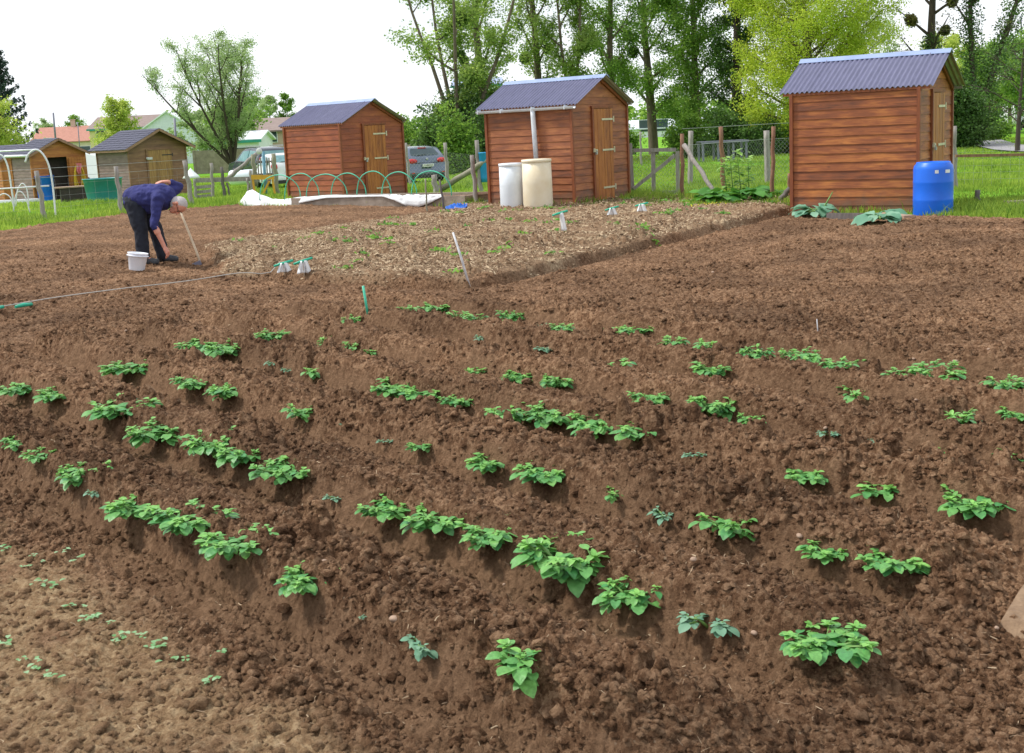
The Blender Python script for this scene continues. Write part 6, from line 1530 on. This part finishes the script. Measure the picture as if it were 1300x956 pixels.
# understorey bushes
def bush(label, u, Y, W, H, leafm, n, seed, size=0.15, name='bush'):
    rs = random.Random(seed); x = tx(u, Y); z = float(terr(x, Y)); t = thing(name, label, 'bush', (x, Y, z), 0, 'bushes beneath the tall trees')
    mb = MB(); P = []
    for i in range(14):
        az = rs.uniform(0, 2*PI); r = rs.uniform(0.1, 1)*W/2; e = np.array([math.cos(az)*r, math.sin(az)*r*0.7, H*rs.uniform(0.45, 1.0)*(1-0.45*(2*r/W)**2)])
        mb.tube([(e[0]*0.15, e[1]*0.15, -0.1), tuple(e*np.array([.6, .6, .5])), tuple(e)], [0.05, 0.03, 0.01], 5, False); 
        for k in np.linspace(0.15, 1, 6): P.append(e*np.array([0.3+0.7*k, 0.3+0.7*k, k]))
    mb.build('stems', M['bark_dark'], t)
    V, F, T = leaf_cloud(np.array(P), n, 0.42+0.06*H, size, seed, 0.9); np_mesh('foliage', V, F, M[leafm], t, attrs={'tint': ('FLOAT', T)})
bush('dark bush between reddish shed and hatchback beneath the leaning poplar', 545, 60, 3.4, 3.4, 'lf_dark', 9000, 1)
bush('mid green bush right of the dark one behind the hatchback', 520, 63, 3.4, 3.6, 'lf_mid', 8000, 2)
bush('tall dark bush behind the sloping pole left of the middle shed', 590, 62, 3.6, 4.4, 'lf_dark', 13000, 3)
bush('light green bush at the left corner of the middle shed', 575, 58, 2.2, 3.4, 'lf_mid', 6000, 4)
bush('dark shrub hidden behind the left edge of the middle shed', 628, 60, 3.2, 4.0, 'lf_dark', 9000, 5)
bush('dark shrub beneath the dense trees left of the grey table', 880, 66, 3.4, 2.4, 'lf_mid', 10000, 6)
bush('dark shrub directly behind the grey table', 925, 64, 3.4, 2.6, 'lf_dark', 11000, 7)
bush('dark green shrub between table and thick grey post', 968, 63, 3.0, 1.9, 'lf_dark', 8000, 8)
bush('dark undergrowth at the foot of the willow', 1004, 66, 3.6, 1.9, 'lf_dark', 8000, 9)
bush('ivy dark thicket right of the right-hand shed', 1222, 60, 3.4, 3.6, 'lf_dark', 13000, 10)
bush('small green bush at the bend of the lane', 1250, 70, 3.0, 1.8, 'lf_mid', 7000, 11)
bush('sparse green bush seen through the gate at the horizon', 795, 80, 2.0, 2.2, 'lf_mid', 4000, 12)
# left side
tree('fan_tree', 'many-stemmed pale green tree fanning up right of the weathered shed', tx(291, 76)+0.2, 76, 8.8, 0.26, 'lf_pale', barkm='bark_dark', trunk_h=0.10, n_limb=80, spread=3.9, up=1.35, leaves=40000, clump=0.46, size=0.095, seed=71, multi=9, lean=(-0.13, 0), subs=4)
tree('birch_tree', 'small yellow-green birch in front of the yellow house', tx(152, 84), 84, 5.4, 0.12, 'lf_yell', trunk_h=0.12, n_limb=26, spread=2.0, up=0.9, leaves=13000, clump=0.42, size=0.13, seed=75, prof=lambda f: 1.1-0.85*f)
tree('maple_tree', 'yellow-green leafy tree cut by the left picture edge', tx(-22, 66), 66, 4.9, 0.16, 'lf_yell', trunk_h=0.15, n_limb=24, spread=2.1, up=0.4, leaves=13000, clump=0.5, size=0.15, seed=77)
for i, (u, Y, H, sp_, lab) in enumerate(((315, 130, 7.0, 2.5, 'round pale tree behind the low white shed'), (345, 170, 8.3, 1.7, 'small tree at the skyline above the brown roofed barn'), (368, 170, 8.6, 1.1, 'narrow tree at the skyline just left of the reddish shed'), (330, 180, 8.0, 2.2, 'distant tree left of the two skyline trees'), (96, 230, 8.5, 2.5, 'distant tree peeping over the red tiled roof'), (60, 230, 8.0, 2.5, 'distant tree behind the chimney of the red tiled house'), (300, 105, 5.0, 2.6, 'light green tree right of the many-stemmed tree'), (262, 110, 4.5, 3.2, 'leafy tree behind the many-stemmed tree'))):
    tree('distant_tree', lab, tx(u, Y), Y, H, 0.15, 'lf_pale' if i % 2 else 'lf_mid', trunk_h=0.15, n_limb=16, spread=sp_, up=0.7, leaves=5000, clump=0.55, size=0.26, seed=80+i, group='small trees at the skyline')
# spruce
def spruce(label, x, y, H, R0, seed):
    rs = random.Random(seed); z = float(terr(x, y)); t = thing('spruce_tree', label, 'tree', (x, y, z)); mb = MB(); mb.tube([(0, 0, -0.2), (0, 0, H*0.5), (0, 0, H)], [0.22, 0.13, 0.02], 8, False); P = []; A = []
    n = 105
    for i in range(n):
        f = i/n; h = 0.6+(H-0.7)*f; az = i*2.399; L = R0*(1-f)**0.85*rs.uniform(0.7, 1.1)+0.12
        Q = [np.array([0, 0, h])]; 
        for k in range(1, 7):
            s = k/6; Q.append(np.array([math.cos(az)*L*s, math.sin(az)*L*s, h-0.28*L*math.sin(s*PI*0.8)+0.16*L*s*s]))
        mb.tube(Q, [0.035, 0.03, 0.025, 0.02, 0.015, 0.01, 0.006], 4, False)
        for k in range(1, 7):
            for m_ in range(3): P.append(Q[k]*(1)-np.array([0, 0, 0.05*m_]))
    mb.build('trunk', M['bark_dark'], t)
    V, F, T = leaf_cloud(np.array(P), 26000, 0.12, 0.13, seed, 0.7, hang=0.20); np_mesh('crown', V, F, M['lf_spruce'], t, attrs={'tint': ('FLOAT', T)})
spruce('dark spruce with drooping branches at the left picture edge', tx(6, 74), 74, 8.9, 2.7, 5)

# far wood closing the horizon
r = np.random.default_rng(99); P = []
for u in np.arange(-150, 1500, 4.0):
    Y = 230+30*math.sin(u*0.02); h = 3.2+2.2*vnoise(u*0.03, 1.0, 5)+1.4*vnoise(u*0.11, 2.0, 6)
    if 380 < u < 560: h *= 0.8
    if u < 380: h *= 0.55
    x = tx(u, Y)
    for k in range(4): P.append((x+r.uniform(-1, 1), Y+r.uniform(-3, 3), -0.5+h*(k+0.4)/4))
V, F, T = leaf_cloud(np.array(P), 42000, 1.5, 0.8, 7, 0.8)
o = np_mesh('far_wood', V, F, M['lf_mid'], attrs={'tint': ('FLOAT', T)}); setprops(o, 'far band of trees closing the horizon', 'wood', kind='stuff')
# ------------------------------------------------------------------ the gardener
def chain(mb, pts, rad, sq=(1, 1, 1), n=12, m=8):
    for i in range(len(pts)-1):
        a, b = np.array(pts[i], float), np.array(pts[i+1], float); L = np.linalg.norm(b-a); k = max(2, int(L/(0.22*min(rad[i], rad[i+1])))+1); k = min(k, 60)
        for j in range(k+1):
            s = j/k; r = rad[i]*(1-s)+rad[i+1]*s; mb.ball(a*(1-s)+b*s, r, n, m, sq)
    return mb
def fuse(mb, name, m_, parent, voxel, smooth=6, noise=0.0, seed=1):
    o = mb.build(name+'_src', m_); 
    r_ = o.modifiers.new('r', 'REMESH'); r_.mode = 'VOXEL'; r_.voxel_size = voxel; r_.use_smooth_shade = True
    s_ = o.modifiers.new('s', 'SMOOTH'); s_.factor = 0.5; s_.iterations = smooth
    dg = bpy.context.evaluated_depsgraph_get(); me = bpy.data.meshes.new_from_object(o.evaluated_get(dg)); bpy.data.objects.remove(o)
    if noise:
        n_ = len(me.vertices); co = np.empty(n_*3, np.float32); me.vertices.foreach_get('co', co); co = co.reshape(-1, 3); no = np.empty(n_*3, np.float32); me.vertices.foreach_get('normal', no); no = no.reshape(-1, 3)
        d_ = fbm(co[:, 0]*9+co[:, 2]*5, co[:, 2]*9-co[:, 1]*7, 3, seed)+0.6*fbm(co[:, 0]*22, co[:, 2]*18+co[:, 1]*11, 2, seed+5)
        co = co + no*(d_*noise)[:, None]; me.vertices.foreach_set('co', co.ravel().astype(np.float32))
    me.polygons.foreach_set('use_smooth', np.ones(len(me.polygons), bool)); me.materials.clear(); me.materials.append(m_)
    q = bpy.data.objects.new(name, me); C.objects.link(q); q.parent = parent
    return q
M['skin'] = mat('sunburnt_skin', (0.62, 0.30, 0.22), (0.52, 0.20, 0.14), 0.5, 9, bump=0.1)
M['skin'].node_tree.nodes['Principled BSDF'].inputs['Subsurface Weight'].default_value = 0.1
M['hair'] = mat('short_grey_hair', (0.52, 0.48, 0.48), (0.36, 0.32, 0.33), 0.8, 60, bump=0.5)
M['sweater'] = mat('blue_sweatshirt', (0.032, 0.036, 0.165), (0.018, 0.020, 0.10), 0.9, 5, bump=0.4, bscale=60)
M['trousers'] = mat('dark_navy_trousers', (0.016, 0.020, 0.034), (0.010, 0.012, 0.022), 0.85, 6, bump=0.3, bscale=30)
M['boot'] = mat('dark_work_shoe', (0.07, 0.075, 0.085), (0.03, 0.032, 0.04), 0.7, 20, bump=0.3)
pp = at_soil(199, 331)
man = thing('person', 'person bending over to dig, in blue sweatshirt and dark trousers, one hand on the back', 'person', (pp[0], pp[1], pp[2]-0.01))
SHn, ELn, WRn = (.15, -.19, .86), (.085, -.25, .53), (.185, -.235, .235)
SHf, ELf, WRf = (.17, .17, .90), (.30, .36, .98), (.19, .20, 1.06)
mb = MB()
chain(mb, [(-.17, 0, .85), (-.02, 0, .88), (.14, 0, .88)], [.13, .14, .14], (1, 1.2, 1))
chain(mb, [(.16, 0, .88), (.27, -.02, .83), (.33, -.03, .79)], [.09, .062, .058])
hc = np.array([.365, -.035, .755]); ff = np.array([.05, -.28, -.96]); ff /= np.linalg.norm(ff); uu = np.array([.97, -.05, .10]); uu -= ff*np.dot(uu, ff); uu /= np.linalg.norm(uu); ss = np.cross(ff, uu)
H_ = lambda f, u, s: hc+ff*f+uu*u+ss*s
mb.ball(H_(0, .02, 0), .098, 20, 14); mb.ball(H_(.0, .0, 0), .097, 20, 14); chain(mb, [H_(.03, -.02, 0), H_(.055, -.075, 0)], [.072, .05]); chain(mb, [H_(.085, .01, 0), H_(.108, -.025, 0)], [.014, .019])   # jaw, nose
for s in (-1, 1):
    chain(mb, [H_(-.005, .015, s*.098), H_(-.01, -.03, s*.098)], [.022, .017]); mb.ball(H_(.07, -.02, s*.04), .025, 10, 8); chain(mb, [H_(.088, .028, s*.012), H_(.075, .03, s*.055)], [.012, .012])
chain(mb, [H_(.085, -.062, -.022), H_(.085, -.062, .022)], [.013, .013])
for S, E_, Wr in ((SHn, ELn, WRn), (SHf, ELf, WRf)):
    chain(mb, [S, E_, Wr], [.052, .040, .027]); mid = (np.array(E_)*.65+np.array(Wr)*.35); chain(mb, [E_, mid], [.042, .043])
def hand(mb, wr, d, n_, curl, sgn):
    wr = np.array(wr); d = np.array(d, float); d /= np.linalg.norm(d); n_ = np.array(n_, float); n_ -= d*np.dot(d, n_); n_ /= np.linalg.norm(n_); s = np.cross(d, n_)
    for k in (-1.0, -0.35, 0.35, 1.0): chain(mb, [wr, wr+d*.045+s*.022*k, wr+d*.085+s*.030*k], [.024, .019, .014])
    for k, L in zip((-1.0, -0.35, 0.35, 1.0), (.060, .074, .080, .070)):
        b0 = wr+d*.085+s*.030*k; b1 = b0+(d*math.cos(curl)-n_*math.sin(curl))*L*.5+s*.004*k; b2 = b1+(d*math.cos(curl*2.1)-n_*math.sin(curl*2.1))*L*.5; chain(mb, [b0, b1, b2], [.0105, .0095, .008], n=8, m=6)
    t0 = wr+d*.025+s*.026*sgn; t1 = t0+(d*.6+s*sgn*.8-n_*.25)*.035; t2 = t1+(d*.9+s*sgn*.3-n_*.4)*.032; chain(mb, [t0, t1, t2], [.014, .0115, .009], n=8, m=6)
hand(mb, WRn, (.40, .05, -.90), (.85, -.35, .4), 0.45, -1)
hand(mb, WRf, (-.80, -.50, .05), (.1, -.1, 1), 0.25, 1)
for s, kn, an in ((-1, (-.13, -.12, .46), (-.13, -.13, .09)), (1, (-.01, .12, .46), (.045, .15, .09))):
    chain(mb, [(-.17, s*.09, .80), kn, an], [.08, .055, .04]); chain(mb, [an, (an[0]+.12, an[1]-.01, .05)], [.04, .03])
fuse(mb, 'body', M['skin'], man, 0.0055, 4)
# hair: a close cap over the back and sides of the head
mb = MB(); mb.ball(H_(-.012, .022, 0), .1015, 24, 16); mb.ball(H_(-.02, -.005, 0), .1005, 24, 16); hr_ = fuse(mb, 'hair', M['hair'], man, 0.005, 2, 0.004)
mb = MB()
for s in (-1, 1):
    P = [H_(.095+.0*math.cos(a), .012+.019*math.sin(a), s*.036+.024*math.cos(a)) for a in np.linspace(0, 2*PI, 17)]; mb.tube(P, .0028, 5, False)
    mb.tube([H_(.093, .015, s*.058), H_(.05, .018, s*.098), H_(-.005, .015, s*.105)], .003, 5)
mb.build('glasses', M['black'], man)
# sweatshirt
mb = MB(); chain(mb, [(-.20, 0, .86), (-.10, 0, .865), (.02, 0, .86), (.13, 0, .865), (.19, 0, .87)], [.165, .185, .19, .18, .145], (1, 1.12, 1)); chain(mb, [(.16, 0, .87), (.235, -.01, .85)], [.12, .085])
chain(mb, [(.05, 0, .82), (-.06, 0, .80)], [.16, .16], (1, 1.0, 1))
chain(mb, [(.13, -.10, .87), SHn, ELn, tuple(np.array(ELn)*.86+np.array(WRn)*.14)], [.12, .085, .062, .058]); chain(mb, [(.13, .10, .88), SHf, ELf, tuple(np.array(ELf)*.35+np.array(WRf)*.65)], [.12, .082, .062, .05])
chain(mb, [(-.24, -.08, .82), (-.24, .08, .82)], [.10, .10])
fuse(mb, 'sweatshirt', M['sweater'], man, 0.010, 5, 0.034, 31)
mb = MB(); chain(mb, [(-.20, -.05, .82), (-.20, .05, .82)], [.155, .155]); 
for s, kn, an in ((-1, (-.13, -.125, .46), (-.135, -.13, .10)), (1, (-.01, .12, .46), (.045, .15, .10))):
    chain(mb, [(-.19, s*.085, .79), tuple(np.array((-.19, s*.085, .79))*.5+np.array(kn)*.5), kn, an], [.132, .120, .096, .088])
fuse(mb, 'trousers', M['trousers'], man, 0.010, 4, 0.020, 47)
for s, an in ((-1, (-.135, -.13, .09)), (1, (.045, .15, .09))):
    mb = MB(); chain(mb, [(an[0]-.03, an[1], .055), (an[0]+.06, an[1]-.005, .05), (an[0]+.17, an[1]-.01, .038)], [.055, .052, .042], (1, .85, .95)); chain(mb, [(an[0]-.01, an[1], .06), (an[0]-.005, an[1], .13)], [.052, .055]); fuse(mb, 'shoe', M['boot'], man, 0.007, 3)

# ------------------------------------------------------------------ light, sky, camera
SUN_EL, SUN_AZ = math.radians(52), math.atan2(0.16, -0.95)       # azimuth of the direction towards the sun, from +x
sd3 = Vector((math.cos(SUN_EL)*math.cos(SUN_AZ), math.cos(SUN_EL)*math.sin(SUN_AZ), math.sin(SUN_EL)))
L = bpy.data.lights.new('sun', 'SUN'); L.energy = 3.2; L.angle = math.radians(7); L.color = (1.0, 0.955, 0.88)
lo = bpy.data.objects.new('sun', L); C.objects.link(lo); lo.rotation_euler = sd3.to_track_quat('Z', 'Y').to_euler(); lo.location = (0, 0, 40)
w = bpy.data.worlds.new('World'); bpy.context.scene.world = w; w.use_nodes = True; nt = w.node_tree
bg = nt.nodes['Background']; bg.inputs['Strength'].default_value = 0.11
sk = nt.nodes.new('ShaderNodeTexSky'); sk.sky_type = 'NISHITA'; sk.sun_disc = False; sk.sun_elevation = SUN_EL; sk.sun_rotation = math.atan2(sd3.x, sd3.y)
tc = nt.nodes.new('ShaderNodeTexCoord'); mp = nt.nodes.new('ShaderNodeMapping'); mp.inputs['Scale'].default_value = (1, 1, 2.6); nt.links.new(tc.outputs['Generated'], mp.inputs[0])
no = nt.nodes.new('ShaderNodeTexNoise'); no.inputs['Scale'].default_value = 2.6; no.inputs['Detail'].default_value = 8; no.inputs['Roughness'].default_value = 0.58; nt.links.new(mp.outputs[0], no.inputs['Vector'])
cr = nt.nodes.new('ShaderNodeValToRGB'); cr.color_ramp.elements[0].position = 0.30; cr.color_ramp.elements[0].color = (0.60, 0.60, 0.60, 1); cr.color_ramp.elements[1].position = 0.55; cr.color_ramp.elements[1].color = (1, 1, 1, 1); nt.links.new(no.outputs['Fac'], cr.inputs[0])
mx = nt.nodes.new('ShaderNodeMixRGB'); nt.links.new(cr.outputs[0], mx.inputs[0]); nt.links.new(sk.outputs[0], mx.inputs[1]); mx.inputs[2].default_value = (9.2, 9.5, 9.9, 1)
nt.links.new(mx.outputs[0], bg.inputs[0])

cam = bpy.data.cameras.new('camera'); co = bpy.data.objects.new('camera', cam); C.objects.link(co)
from mathutils import Matrix
Rm = Matrix(((RGT[0], UPV[0], -FWD[0]), (RGT[1], UPV[1], -FWD[1]), (RGT[2], UPV[2], -FWD[2])))
co.matrix_world = Matrix.Translation((0, 0, EYE)) @ Rm.to_4x4()
cam.sensor_width = 36.0; cam.lens = 36.0*FPX/1300.0; cam.shift_y = -44.5/1300.0; cam.clip_start = 0.1; cam.clip_end = 6000
sc = bpy.context.scene; sc.camera = co
sc.view_settings.view_transform = 'Standard'; sc.view_settings.look = 'None'; sc.view_settings.gamma = 1; sc.view_settings.exposure = 0.27; sc.view_settings.use_curve_mapping = False
sc.cycles.max_bounces = 6; sc.cycles.transparent_max_bounces = 4; sc.cycles.use_denoising = True
